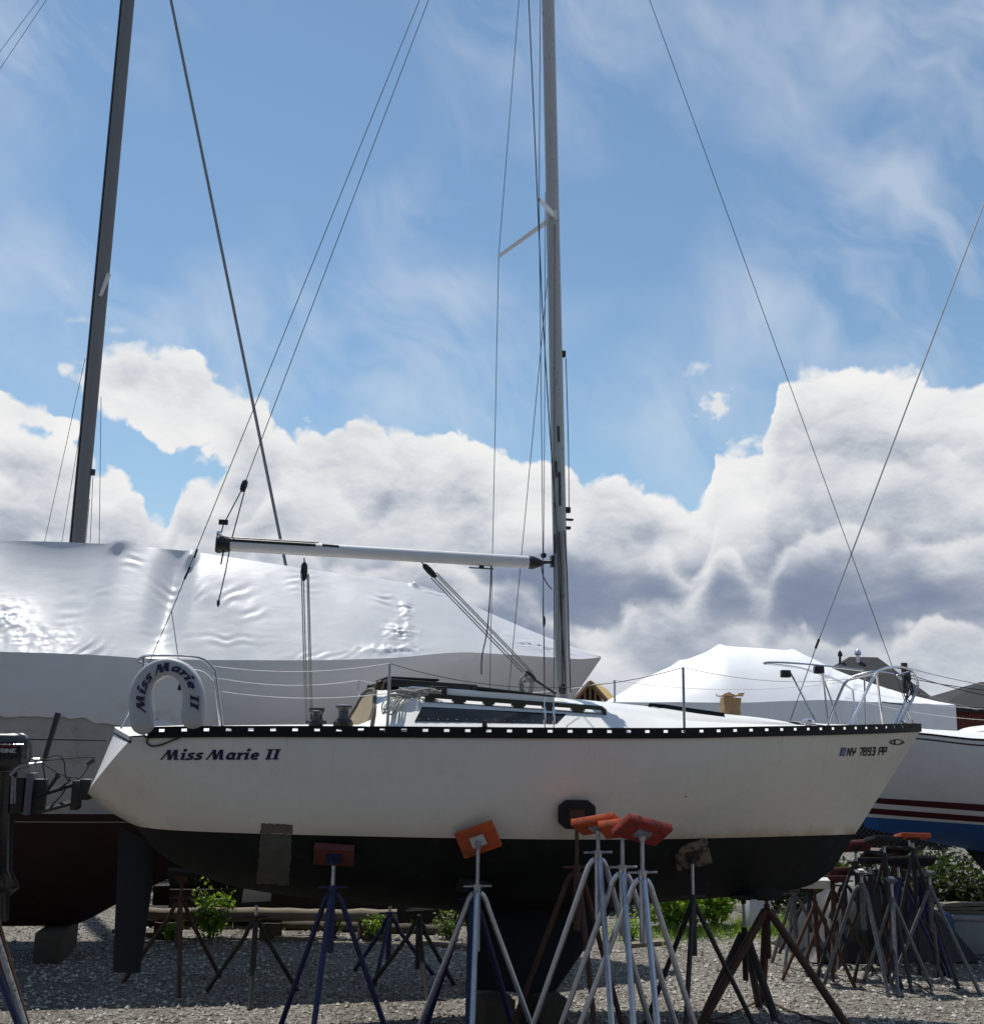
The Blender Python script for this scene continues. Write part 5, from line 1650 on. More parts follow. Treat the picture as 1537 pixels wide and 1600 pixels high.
# its bow rail with two nav lights
def rp(px, py, v): return RB(px, py, v)
loop = curve([rp(1332, 1078, -0.62), rp(1310, 1064, -0.6), rp(1285, 1055, -0.52), rp(1255, 1045, -0.38), rp(1225, 1040, -0.24), rp(1200, 1037.5, -0.12), rp(1193, 1036.5, 0.0), rp(1203, 1035, 0.13), rp(1235, 1036, 0.28), rp(1290, 1041, 0.45), rp(1350, 1048, 0.6)], 5)
mb = MB(); mb.tube(loop, 0.0135, 8)
for (a_, b_) in (((1234, 1050, 0.24), (1274, 1126, 0.30)), ((1285, 1052, 0.45), (1294, 1132, 0.36)), ((1288, 1065, -0.5), (1313, 1128, -0.45)), ((1332, 1078, -0.62), (1338, 1132, -0.55)), ((1350, 1048, 0.6), (1352, 1136, 0.6))):
    p, q_ = rp(*a_), rp(*b_); q_.z = interp(SH3, q_.x)+0.05; mb.tube([p, q_], 0.0125, 8)
mb.build('pulpit', m_ss, rboat)
for (x, y, v) in ((1227, 1053, 0.22), (1279, 1047, 0.42)):
    MB().box(rp(x, y, v), (0.13, 0.09, 0.10)).build('navigation_light', m_black, rboat, bevel=0.012)
fsb = rp(1234, 1127, 0); e_ = rp(1277, 1005, 0); e2_ = rp(1537, 318, 0)
kfs = (e2_-e_)
mtop = e_+kfs*1.62
wire('forestay', [fsb, e_], 0.006, m_wire, rboat); wire('furled_foil', [e_, mtop], 0.011, mat('grey_foil', (0.35, 0.36, 0.38), 0.4), rboat)
MB().tube([e_-kfs.normalized()*0.08, e_+kfs.normalized()*0.06], 0.018, 8).build('furler_swivel', m_black, rboat)
MB().tube([Vector((mtop.x-0.12, 0, interp(SH3, mtop.x-0.1))), Vector((mtop.x-0.12, 0, mtop.z+0.1))], 0.075, 12, flat=0.7).build('mast', m_boom, rboat)
for (a_, b_, s_) in (((1330, 1076, -0.6), (1537, 1108, -1.0), 0.05), ((1320, 1090, -0.6), (1537, 1125, -1.0), 0.05)):
    wire('lifeline', sag(rp(*a_), rp(*b_), s_), 0.003, m_cover, rboat)
MB().lathe(RB(1262, 1128, 0.1)+Vector((0, 0, 0.0)), [(0.09, -0.03), (0.09, 0.02), (0.03, 0.05)], 10).build('bow_cleat', m_ss, rboat)

# ================================================================== tall rig of a boat hidden behind the wrap
pM = at(110, 1090, 21.5)
FM = Frame(pM.x, 21.5, R_(10.0))
m_dkmast = mat('weathered_aluminium_mast', (0.14, 0.14, 0.145), 0.5, metal=0.3, var=0.15, scale=4, vscale=(6, 6, 0.4))
rig = empty('tall_masted_sailboat', FM.loc, FM.yaw, 'tall grey mast with rigging rising behind the glossy white wrap', 'sailboat')
MX = FM.B
mtb, mtt = MX(103, 1050, 0), MX(221, -227, 0)
dz = 1.9
mb = MB(); rows = []
base_p = mtb+(mtt-mtb)*((dz-mtb.z)/(mtt.z-mtb.z))
for k in range(13):
    p = base_p.lerp(mtt, k/12); row = [p+Vector((0.140*c*(1.0 if c > 0 else 0.9), 0.09*s_, 0)) for c, s_ in sec]; rows.append(row+[row[0]])
mb.grid(rows); mb.add(rows[0][:-1], [tuple(range(16))]); mb.add(rows[-1][:-1], [tuple(range(16))]); mrig = mb.build('mast', m_dkmast, rig, smooth=50, weld=True)
MB().tube([base_p+Vector((-0.14, 0, 0.5)), mtt+Vector((-0.14, 0, 0))], 0.03, 4).build('sail_track', m_black, mrig)
fst = MX(490, 1098, 0)
wire('forestay', [fst, mtt], 0.032, mat('grey_furled_foil', (0.15, 0.16, 0.18), 0.5), rig, 8)
MB().tube([MX(170, 428, -0.1), MX(157, 462, -0.14)], [0.05, 0.035], 8).build('spreader_bracket', mat('pale_bracket', (0.5, 0.5, 0.5), 0.5), mrig)
MB().lathe(MX(145, 738, 0), [(0.05, -0.06), (0.05, 0.06)], 8).build('mast_cleat', m_black, mrig)
for a_, b_, v0_, v1_ in (((133, 560), (70, 845), 0, 1.6), ((124, 680), (97, 845), 0, 1.5), ((158, 620), (155, 845), -0.1, -1.5), ((145, 745), (141, 848), -.1, -.5), ((140, 780), (134, 848), -.1, -.2)):
    p, q_ = MX(*a_, v0_), MX(*b_, v1_); q_ = p+(q_-p)*((dz+0.1-p.z)/(q_.z-p.z)) if b_[0] != 141 and b_[0] != 134 else q_
    wire('shroud', [p, q_], 0.006, m_wire, rig)
bs = [MX(72, 0, 0), MX(0, 107, 0)]; bs2 = [MX(60, 0, 0.3), MX(0, 80, 0.3)]
for a_ in (bs, bs2):
    d_ = a_[1]-a_[0]; wire('backstay', [mtt if a_ is bs else mtt+Vector((0, .05, -.2)), a_[0], a_[0]+d_*((dz-a_[0].z)/d_.z)], 0.006, m_wire, rig)
uB_ = fst.x+0.3
HM = [(uB_-13, 1.0), (uB_-7, 1.5), (uB_-3, 1.1), (uB_-.8, .45), (uB_, .02)]
HMh = Hull(lambda t: (uB_-13+13*t, interp(HM, uB_-13+13*t), dz+0.3*t*t), lambda t: (uB_-12+10*t, interp([(0, 1.4), (.4, .75), (1, 1.0)], t)), lambda t: 2.2, lambda t: 1.7)
hb_ = hull_band(HMh, lambda t: 0.0, lambda t: 1.0, 40, 12); stern_cap(hb_, HMh); hb_.build('hull', m_rwhite, rig, smooth=50)
rows = []
for i in range(21):
    u, b, z = HMh.D(i/20); rows.append([Vector((u, b*s_, z+0.02)) for s_ in (-1, 0, 1)])
MB().grid(rows).build('deck', m_white, rig)
mb = MB(); mb.box((uB_-6.5, 0, 0.42), (2.4, 0.25, 0.84)); mb.build('keel', m_keel, rig)
# ================================================================== boat stands
def stand(label, px, py, Y, legm, padm, pad=(0.34, 0.28, 0.05), tilt=0.0, spin=0.0, R=None, rot=0.0, collar=0.30, shoulders=True, leg_r=0.024,
          octo=False, chain=False, handle=True, post_low=0.45, bracket=True, group='boat stands', lift=0.0):
    """tripod boat stand: pad centre seen at (px, py), standing Y metres away"""
    P = at(px, py, Y)
    h = P.z
    root = empty('boat_stand', (P.x, Y, 0), 0, label, 'boat stand', group)
    R = R or 0.40*h
    zc = h-collar
    MB().tube([(0, 0, max(0.1, zc-post_low)), (0, 0, zc+0.06)], 0.030, 10).build('post', legm, root)
    MB().tube([(0, 0, zc+0.0), (0, 0, h-0.05)], 0.017, 8).build('screw_rod', m_galv if legm is not m_rust else m_rust, root)
    for k in range(3):
        a = rot+2*math.pi*k/3
        c, s_ = math.cos(a), math.sin(a)
        def q_(r, z): return Vector((r*c, r*s_, z))
        if shoulders:
            pts = [q_(0.028, zc+0.02), q_(0.055, zc-0.0), q_(0.085, zc-0.045), q_(0.115, zc-0.12), q_(R, 0.0)]
        else:
            pts = [q_(0.02, zc), q_(R, 0.0)]
        MB().tube(pts, leg_r, 8).build('leg', legm, root)
    if handle:
        mb = MB(); mb.tube([(-0.12, -0.03, zc+0.075), (0.12, 0.03, zc+0.075)], 0.010, 6); mb.lathe((0, 0, zc+0.055), [(0.036, 0), (0.036, 0.035)], 8); mb.build('handle', legm, root)
    M_ = Matrix.Rotation(spin*0.0, 3, 'Z') @ Matrix.Rotation(tilt, 3, 'X') @ Matrix.Rotation(spin, 3, 'Z')
    w, d, t = pad
    mb = MB()
    if octo:
        pl = [(-.5, -.28), (-.3, -.5), (.3, -.5), (.5, -.28), (.5, .28), (.3, .5), (-.3, .5), (-.5, .28)]
    else:
        pl = [(-.5, -.5), (.5, -.5), (.5, .5), (-.5, .5)]
    mb.slab([Vector((0, 0, h)) + M_ @ Vector((x*w, y*d, -t/2)) for x, y in pl], M_ @ Vector((0, 0, t)))
    po = mb.build('pad', padm, root, smooth=30, bevel=0.006)
    if bracket:
        mb = MB()
        mb.box(Vector((0, 0, h)) + M_ @ Vector((0, 0, -t/2-0.008)), (0.13, 0.10, 0.014), M_)
        mb.tube([(0, 0, h-0.07), Vector((0, 0, h)) + M_ @ Vector((0, 0, -t/2-0.012))], 0.028, 8)
        mb.build('pad_bracket', legm, po)
    if chain:
        for k in range(3):
            a, b = rot+2*math.pi*k/3, rot+2*math.pi*(k+1)/3
            p, q2 = Vector((R*0.93*math.cos(a), R*0.93*math.sin(a), 0.05)), Vector((R*0.93*math.cos(b), R*0.93*math.sin(b), 0.05))
            MB().tube(sag(p, q2, 0.03, 8), 0.012, 5).build('chain', m_rust, root)
    return root
def hull_Y(px, py):
    return (FB.M @ on_hull(FB, H1, px, py, 0.05, v0=-0.9)).y
GN = 'stands propping the near sailboat'
GF = 'spare stands huddled before the near hull'
GR = 'spare stands stored under the striped sailboat'
GL = 'spare stands at the left edge'
up55 = R_(52)
stand('galvanised stand with tilted bright orange pad under the middle of the near hull', 747, 1312, hull_Y(747, 1312)-0.07, m_galv, m_orange, (0.35, 0.25, 0.035), R_(-66), R_(-22), 0.66, R_(-92), 0.46, group=GN)
stand('bright blue stand half hidden behind the galvanised one with orange pad', 737, 1385, hull_Y(737, 1385)+0.0, m_bluepipe, m_blackpad, (0.26, 0.2, 0.05), R_(-30), 0.2, 0.50, R_(-90), 0.18, group=GN, leg_r=0.03, post_low=1.0)
stand('dark blue stand with faded dark red pad under the near hull aft', 522, 1336, hull_Y(522, 1336)-0.03, m_bluepipe, m_darkredpad, (0.34, 0.2, 0.07), R_(-48), R_(4), 0.62, R_(-95), 0.34, group=GN)
stand('stand with worn pale plywood pad under the near hull forward', 1081, 1336, hull_Y(1081, 1336)-0.04, m_darkpipe, m_wornpad, (0.34, 0.28, 0.035), R_(-58), R_(-16), 0.62, R_(-110), 0.45, group=GN, shoulders=False)
stand('rusty stand with black eight-sided pad pressed on the white topsides', 901, 1273, hull_Y(901, 1273)-0.02, m_rust, m_blackpad, (0.33, 0.25, 0.05), R_(-80), 0.0, 0.66, R_(-78), 0.52, octo=True, group=GN)
stand('galvanised stand with clean orange pad, left of the three huddled ones', 934, 1288, 9.38, m_galv, m_orange, (0.38, 0.26, 0.06), R_(-24), R_(-28), 0.70, R_(-84), 0.30, group=GF)
stand('galvanised stand with scuffed orange pad, middle of the three huddled ones', 972, 1294, 9.20, m_galv, m_orange, (0.34, 0.26, 0.06), R_(-26), R_(-20), 0.70, R_(-88), 0.38, group=GF)
stand('galvanised stand with dark red pad, right of the three huddled ones', 1003, 1297, 9.02, m_galv, m_redpad, (0.40, 0.28, 0.06), R_(-34), R_(24), 0.72, R_(-86), 0.40, group=GF)
# under the bow
stand('squat dark stand with flat top under the forefoot', 1161, 1401, 11.75, m_darkpipe, m_darkpipe, (0.26, 0.2, 0.035), 0, 0, 0.42, R_(-60), 0.36, shoulders=False, leg_r=0.04, handle=False, group=GN)
stand('rusty heavy tripod with chained legs under the bow', 1197, 1397, 11.5, m_rust, m_blackpad, (0.26, 0.24, 0.06), R_(10), 0.1, 0.82, R_(-38), 0.16, shoulders=False, leg_r=0.042, chain=True, handle=False, group=GN)
# far side of the near boat and near side of the wrapped one
stand('dark stand behind the near hull close to its rudder', 402, 1398, 12.1, m_darkpipe, m_blackpad, (0.3, 0.25, 0.05), R_(40), 0.1, 0.55, R_(-80), 0.3, group=GN)
stand('dark stand behind the near hull left of its keel', 655, 1412, 12.5, m_darkpipe, m_blackpad, (0.3, 0.25, 0.05), R_(40), 0.1, 0.55, R_(-75), 0.22, group=GN)
stand('rusty stand under the dark red boat behind the rudder', 285, 1370, 12.6, m_rust, m_blackpad, (0.3, 0.25, 0.05), R_(-40), 0.1, 0.6, R_(-70), 0.3, group='stands under the red boat')
stand('blue stand under the dark red boat seen past the keel', 610, 1395, 13.2, m_bluepipe, m_blackpad, (0.3, 0.25, 0.05), R_(-40), 0.1, 0.55, R_(-100), 0.3, group='stands under the red boat')
# spare stands under the striped boat
m_darkgalv = mat('dull_galvanised_pipe', (0.16, 0.165, 0.18), 0.5, metal=0.4, var=0.3, scale=18, col2=(0.06, 0.045, 0.04), thr=(0.5, 0.7))
spare = [(1240, 1388, 13.5, m_darkgalv, m_blackpad, 'dull grey stand at the left end of the stored row'),
         (1272, 1380, 12.9, m_rust, None, 'rusty stand with a white board for a top'),
         (1300, 1374, 13.3, m_rust, m_darkredpad, 'rust brown stand beside the white topped one'),
         (1336, 1322, 13.0, m_darkpipe, m_darkredpad, 'tall dark stand with wide dark red pad in the stored row'),
         (1358, 1345, 13.6, m_darkpipe, m_blackpad, 'dark legged stand behind the wide dark red pad'),
         (1380, 1312, 12.7, m_darkpipe, m_blackpad, 'dark stand with black pad in the middle of the stored row'),
         (1402, 1345, 13.4, m_bluepipe, m_blackpad, 'deep blue stand with black pad in the stored row'),
         (1425, 1307, 12.9, m_darkpipe, m_orange, 'dark stand with orange red pad tucked under the blue bottom'),
         (1451, 1362, 12.75, m_darkgalv, None, 'blue grey galvanised tripod without a pad, right of the stored row'),
         (1345, 1360, 12.55, m_darkgalv, None, 'bare tripod at the front left of the stored row'),
         (1392, 1372, 12.5, m_darkgalv, None, 'bare tripod at the front centre of the stored row')]
spare += [(1262, 1372, 14.2, m_darkpipe, m_blackpad, 'dark stand at the back of the stored row, left'), (1318, 1362, 14.0, m_darkpipe, m_darkredpad, 'dark stand with small dark red pad at the back of the stored row'),
          (1368, 1338, 14.1, m_darkpipe, m_blackpad, 'dark stand at the back of the stored row, middle'), (1398, 1330, 13.8, m_rust, m_blackpad, 'rusty stand behind the middle of the stored row'),
          (1416, 1350, 14.2, m_darkpipe, m_blackpad, 'dark stand at the back of the stored row, right'), (1436, 1345, 13.6, m_bluepipe, m_blackpad, 'blue stand close behind the bare galvanised tripod')]
rs = random.Random(4)
m_whiteboard = mat('white_painted_board', (0.6, 0.59, 0.56), 0.7, var=0.15, scale=8, col2=(0.3, 0.27, 0.22), thr=(0.6, 0.8))
for i, (px, py, Y, lm, pm, lab) in enumerate(spare):
    st = stand(lab, px, py, Y+0.55, lm, pm or m_whiteboard, (0.36, 0.24, 0.05) if pm else ((0.34, 0.12, 0.10) if i == 1 else (0.06, 0.06, 0.02)), R_(rs.uniform(-32, -8)) if pm else R_(12), rs.uniform(-.3, .3) if pm else 0.0,
          rs.uniform(0.40, 0.56), R_(-90+rs.uniform(-50, 50)), rs.uniform(0.12, 0.3), shoulders=(i % 3 == 0), leg_r=0.022, group=GR, handle=bool(pm))
# left edge
for i, (px, py, Y, lm, lab) in enumerate(((-30, 1296, 9.35, m_rust, 'rusty legged stand at the left edge, its leg reaching furthest right'), (-40, 1300, 9.15, m_palepipe, 'white legged stand among the left edge stands'),
                                          (-52, 1305, 9.25, m_rust, 'rusty stand furthest left at the left edge'), (-62, 1310, 9.0, m_bluepipe, 'faded blue stand among the left edge stands'))):
    stand(lab, px, py, Y, lm, m_blackpad, (0.24, 0.2, 0.05), R_(20), 0.2, 0.86, R_(-18+5*i), 0.3, group=GL)

# ================================================================== timbers, blocks, clutter
def timber(label, c, size, rz, m, cat='timber', name='timber', group=None, rx=0.0):
    rnd = random.Random(label)
    mb = MB()
    n = 8
    rows = []
    for i in range(n+1):
        x = -size[0]/2+size[0]*i/n
        j = lambda: rnd.uniform(-0.006, 0.006)
        rows.append([Vector((x, -size[1]/2+j(), -size[2]/2+j())), Vector((x, size[1]/2+j(), -size[2]/2+j())), Vector((x, size[1]/2+j(), size[2]/2+j())), Vector((x, -size[1]/2+j(), size[2]/2+j()))])
    rows = [r+[r[0]] for r in rows]
    mb.grid(rows); mb.add(rows[0][:-1], [(0, 1, 2, 3)]); mb.add(rows[-1][:-1], [(0, 1, 2, 3)])
    o = mb.build(name, m, None, smooth=25, weld=True); o.location = c; o.rotation_euler = (rx, 0, rz)
    return tag(o, label, cat, group)
kc = FB.M @ B(802, KEELB, 0)
kz = keel_z
timber('thick timber block under the keel of the near sailboat', (kc.x-0.22, kc.y-0.06, kz/2-0.002), (0.75, 0.28, kz-0.004), R_(104), m_wood, group='timbers under the near keel')
timber('second timber block under the keel of the near sailboat', (kc.x+0.28, kc.y+0.07, kz/2-0.002), (0.75, 0.26, kz-0.004), R_(104), m_wood, group='timbers under the near keel')
def logthing(label, a, b, r, m):
    a, b = Vector(a), Vector(b)
    rnd = random.Random(label)
    pts = [a.lerp(b, i/14)+Vector((0, rnd.uniform(-.01, .01), rnd.uniform(-.008, .008))) for i in range(15)]
    o = MB().tube([p-a for p in pts], [r*rnd.uniform(.9, 1.1) for _ in pts], 10).build('log', m, None, smooth=60)
    o.location = a
    return tag(o, label, 'log', 'logs lying behind the boats')
l0, l1 = onground(225, 1428, 0.30), onground(620, 1431, 0.30)
logthing('long bleached log lying on blocks behind the boats', l0, l1, 0.085, m_log)
for k, (f, sz) in enumerate(((0.1, .2), (0.5, .2), (0.9, .2))):
    p = l0.lerp(l1, f); timber(['timber block holding the left end of the bleached log', 'timber block holding the middle of the bleached log', 'timber block holding the right end of the bleached log'][k], (p.x, p.y, 0.106), (0.3, 0.34, 0.212), 0.2*k, m_wood, group='blocks under the log')
l2, l3 = onground(380, 1455, 0.06), onground(700, 1462, 0.06)
logthing('short dark log on the gravel in front of the bleached one', l2+Vector((0, 0.6, 0.0)), l3+Vector((0, 0.4, 0.0)), 0.07, m_wood)
# small rubbish on the gravel under the boats
rs = random.Random(9)
labs = ['short plank lying near the rudder', 'plank offcut by the bleached log', 'broken board behind the keel', 'grey board below the bushes', 'rusty brown plank beneath the stored stands', 'thin batten under the stored stands', 'splintered board at the foot of the stored stands']
spots = [(215, 1462), (470, 1470), (700, 1480), (1010, 1478), (1330, 1490), (1385, 1497), (1290, 1484)]
for lab, (x, y) in zip(labs, spots):
    p = onground(x, y); timber(lab, (p.x, p.y, 0.03), (rs.uniform(.5, 1.1), rs.uniform(.08, .16), 0.045), rs.uniform(-.5, .5), rs.choice((m_wood, m_log)), name='plank', cat='plank', group='planks lying about the yard')
# dark timber stack and made-up black heap, added to darken the view under hulls
m_creo = mat('creosoted_timber', (0.022, 0.018, 0.014), 0.9, var=0.4, scale=4, vscale=(1, 9, 9), bump=0.5, bscale=30)
s0_, s1_ = at(238, 1400, 16.6), at(760, 1400, 17.4)
dirv = (s1_-s0_); angz = math.atan2(dirv.y, dirv.x); Ls = math.hypot(dirv.x, dirv.y)
names_ = ['lowest front timber of the dark stack behind the log', 'lowest rear timber of the dark stack behind the log', 'second layer front timber of the dark stack', 'second layer rear timber of the dark stack', 'third layer timber of the dark stack', 'topmost timber of the dark stack behind the log']
for k, (dy, z, lk) in enumerate(((-.16, .13, 1.0), (.16, .13, 1.0), (-.14, .39, .93), (.17, .39, .96), (0.0, .65, .9), (0.03, .90, .7))):
    c_ = (s0_+s1_)/2
    timber(names_[k], (c_.x-math.sin(angz)*dy+0.1*(k % 3-1), c_.y+math.cos(angz)*dy, z), (Ls*lk, .29, .25), angz+0.012*(k % 3-1), m_creo, group='stack of dark timbers')
pm_ = at(1360, 1400, 15.3)
heap = empty('dark_filler_heap', (pm_.x, pm_.y, 0), 0.1, 'low black heap added as dark tarpaulin behind the stored stands', 'filler')
rows = []
for j in range(19):
    a = j/18; row = []
    for i in range(31):
        b_ = i/30; x = (b_-.5)*2.3; y = (a-.5)*1.5
        hgt = max(0, 1-(abs(x)/1.15)**3)*max(0, 1-(abs(y)/.75)**3)
        row.append(Vector((x, y, 0.02+hgt*(0.92+0.22*noise.noise((x*1.7, y*1.7, 2)))+0.05*noise.noise((x*5, y*5, 4))*hgt)))
    rows.append(row)
MB().grid(rows).build('filler', mat('filler_black', (0.012, 0.013, 0.015), 0.6, var=0.3, scale=5, bump=0.2), heap, smooth=60)
# blue drum, pale bin with boards, white tank
m_drum = mat('faded_blue_plastic', (0.022, 0.05, 0.16), 0.55, var=0.25, scale=5, bump=0.1)
pd = onground(1473, 1497)
dr = empty('plastic_drum', (pd.x, pd.y+0.25, 0), 0.3, 'faded blue plastic drum beside the stored stands', 'drum')
MB().lathe((0, 0, 0), [(0.20, 0.0), (0.235, 0.03), (0.24, 0.16), (0.25, 0.18), (0.24, 0.20), (0.245, 0.34), (0.255, 0.36), (0.245, 0.38), (0.235, 0.50), (0.20, 0.53), (0.19, 0.53)], 20).build('drum_body', m_drum, dr, smooth=40)
MB().lathe((0.1, 0, 0.53), [(0.035, 0), (0.035, 0.025), (0.03, 0.03)], 10).build('drum_bung', m_black, dr)
pb = onground(1528, 1493)
m_bin = mat('grey_plastic_bin', (0.33, 0.33, 0.31), 0.7, var=0.2, scale=4, bump=0.1)
bn_ = empty('storage_bin', (pb.x+0.1, pb.y+0.3, 0), -0.1, 'pale grey bin with boards on top at the right edge', 'bin')
MB().box((0, 0, 0.24), (0.66, 0.5, 0.48), None, 1.06).build('bin_body', m_bin, bn_, bevel=0.02); MB().box((0, 0, 0.45), (0.74, 0.58, 0.05)).build('bin_rim', m_bin, bn_, bevel=0.01)
for k in range(3):
    timber(['lowest board lying on the grey bin', 'middle board lying on the grey bin', 'topmost board lying on the grey bin'][k], (bn_.location.x-0.04+0.03*k, bn_.location.y, 0.505+0.05*k), (0.95, 0.16, 0.04), -0.1+0.12*k, m_log, name='plank', cat='plank', group='boards on the bin')
pw_ = onground(1186, 1458)
wt = empty('white_tank', (pw_.x, pw_.y+0.1, 0), 0.15, 'white plastic tank standing by the bushes under the bow', 'tank')
MB().box((0, 0, 0.26), (0.34, 0.30, 0.52)).build('tank_body', mat('white_tank_plastic', (0.62, 0.63, 0.66), 0.5, var=0.08, scale=3), wt, bevel=0.03)
MB().lathe((0.08, 0, 0.52), [(0.05, 0), (0.05, 0.03), (0.04, 0.035)], 12).build('tank_cap', m_black, wt)

# ================================================================== fence, shrubs, grass
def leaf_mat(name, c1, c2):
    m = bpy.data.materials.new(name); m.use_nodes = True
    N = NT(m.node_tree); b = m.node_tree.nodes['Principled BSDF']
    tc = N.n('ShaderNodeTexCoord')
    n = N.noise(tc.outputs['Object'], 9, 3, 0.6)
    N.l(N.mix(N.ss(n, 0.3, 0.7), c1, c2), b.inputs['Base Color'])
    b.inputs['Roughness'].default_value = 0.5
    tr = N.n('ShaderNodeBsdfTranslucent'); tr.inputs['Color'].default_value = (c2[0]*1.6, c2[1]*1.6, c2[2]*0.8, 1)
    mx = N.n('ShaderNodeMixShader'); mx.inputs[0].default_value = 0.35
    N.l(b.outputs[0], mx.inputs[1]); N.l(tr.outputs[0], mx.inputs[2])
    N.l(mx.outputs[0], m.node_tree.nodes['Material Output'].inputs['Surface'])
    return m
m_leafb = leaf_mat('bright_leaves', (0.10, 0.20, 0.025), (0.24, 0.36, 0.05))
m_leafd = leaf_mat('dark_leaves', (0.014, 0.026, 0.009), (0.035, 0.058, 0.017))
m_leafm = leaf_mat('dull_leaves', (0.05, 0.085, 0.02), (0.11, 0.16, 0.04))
m_stem = mat('woody_stem', (0.08, 0.06, 0.04), 0.9, var=0.3, scale=20)
def shrub(label, c, w, h, n, lm, leaf=0.07, seed=1, group=None, name='shrub'):
    rnd = random.Random(seed)
    root = empty(name, c, rnd.uniform(0, 6), label, 'shrub', group)
    mb = MB(); tips = []
    ns = 7
    for k in range(ns):
        a = 2*math.pi*k/ns+rnd.uniform(-.4, .4); r = w*rnd.uniform(.2, .48); hh = h*rnd.uniform(.55, .95)
        pts = [Vector((0.03*math.cos(a), 0.03*math.sin(a), 0)), Vector((r*.4*math.cos(a), r*.4*math.sin(a), hh*.5)), Vector((r*math.cos(a), r*math.sin(a), hh))]
        mb.tube(curve(pts, 3), [0.012-0.0014*i for i in range(7)], 5); tips += curve(pts, 3)[2:]
    st = mb.build('stems', m_stem, root)
    vs = []; fs = []
    for i in range(n):
        b = rnd.choice(tips)
        p = b+Vector((rnd.gauss(0, w*.12), rnd.gauss(0, w*.12), rnd.gauss(0, h*.10)))
        if p.z < 0.02: p.z = rnd.uniform(.02, .12)
        L = leaf*rnd.uniform(.6, 1.3); W = L*rnd.uniform(.3, .42)
        d = Vector((rnd.gauss(0, 1), rnd.gauss(0, 1), rnd.gauss(.25, .6))).normalized(); s_ = d.orthogonal().normalized(); s_ = Matrix.Rotation(rnd.uniform(0, 6.28), 3, d) @ s_
        o = len(vs); nrm = d.cross(s_)
        vs += [p, p+d*L*.5+s_*W+nrm*L*.08, p+d*L, p+d*L*.5-s_*W+nrm*L*.08]
        fs += [(o, o+1, o+2), (o, o+2, o+3)]
    me = bpy.data.meshes.new('foliage'); me.from_pydata(vs, [], fs); me.materials.append(lm)
    fo = bpy.data.objects.new('foliage', me); COL.objects.link(fo); fo.parent = root; fo['kind'] = 'stuff'
    return root
p = onground(330, 1466); shrub('small bright green bush beside the bleached log', p, 0.52, 0.62, 900, m_leafb, 0.065, 2)
p = onground(1060, 1462); shrub('leafy bright green bush behind the huddled stands', p+Vector((0, .5, 0)), 1.15, 0.95, 2600, m_leafb, 0.085, 3)
p = onground(1130, 1460); shrub('lower bright green bush under the near bow', p+Vector((0, .7, 0)), 0.9, 0.75, 1600, m_leafb, 0.08, 4)
FENY = 19.6
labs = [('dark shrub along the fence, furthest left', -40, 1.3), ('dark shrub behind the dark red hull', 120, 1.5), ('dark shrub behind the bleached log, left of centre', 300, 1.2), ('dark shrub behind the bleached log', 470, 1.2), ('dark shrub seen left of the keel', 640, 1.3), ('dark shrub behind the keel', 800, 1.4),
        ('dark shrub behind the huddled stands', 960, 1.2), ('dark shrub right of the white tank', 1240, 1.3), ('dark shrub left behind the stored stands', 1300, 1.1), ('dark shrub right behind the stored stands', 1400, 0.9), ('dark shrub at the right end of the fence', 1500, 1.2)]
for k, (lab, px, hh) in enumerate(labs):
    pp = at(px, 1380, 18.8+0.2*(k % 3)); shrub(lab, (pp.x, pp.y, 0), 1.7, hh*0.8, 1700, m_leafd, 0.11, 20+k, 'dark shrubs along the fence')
for k, (px, py, w_, h_, lab) in enumerate(((520, 1466, .30, .26, 'small weed in front of the short dark log'), (585, 1470, .36, .34, 'weed clump left of the keel'), (700, 1468, .42, .40, 'pale weed clump beside the keel'), (985, 1470, .40, .38, 'weed clump behind the huddled stands'), (1245, 1470, .34, .42, 'tall weed at the left end of the stored stands'), (268, 1470, .26, .24, 'tiny weed left of the bright bush'))):
    p = onground(px, py); shrub(lab, p, w_, h_, 320, m_leafb if k % 2 else m_leafm, 0.05, 60+k, 'weeds on the gravel', 'weed')
# grass tufts
def grass():
    rnd = random.Random(5); vs = []; fs = []
    for i in range(5200):
        if i < 3000: px, py = rnd.gauss(1225, 55), rnd.gauss(1450, 8)
        elif i < 4000: px, py = rnd.gauss(1060, 60), rnd.gauss(1463, 5)
        else: px, py = rnd.uniform(200, 900), rnd.gauss(1440, 6)
        q_ = onground(px, max(1432, py)); h = rnd.uniform(.05, .16); a = rnd.uniform(0, 6.28)
        w = 0.006; o = len(vs); dx, dy = math.cos(a)*w, math.sin(a)*w; lx, ly = rnd.gauss(0, .04), rnd.gauss(0, .04)
        vs += [q_+Vector((-dx, -dy, 0)), q_+Vector((dx, dy, 0)), q_+Vector((lx, ly, h))]; fs.append((o, o+1, o+2))
    me = bpy.data.meshes.new('grass'); me.from_pydata(vs, [], fs); me.materials.append(m_leafb)
    o = bpy.data.objects.new('grass', me); COL.objects.link(o); tag(o, 'tufts of grass at the back of the gravel', 'grass', kind='stuff')
grass()
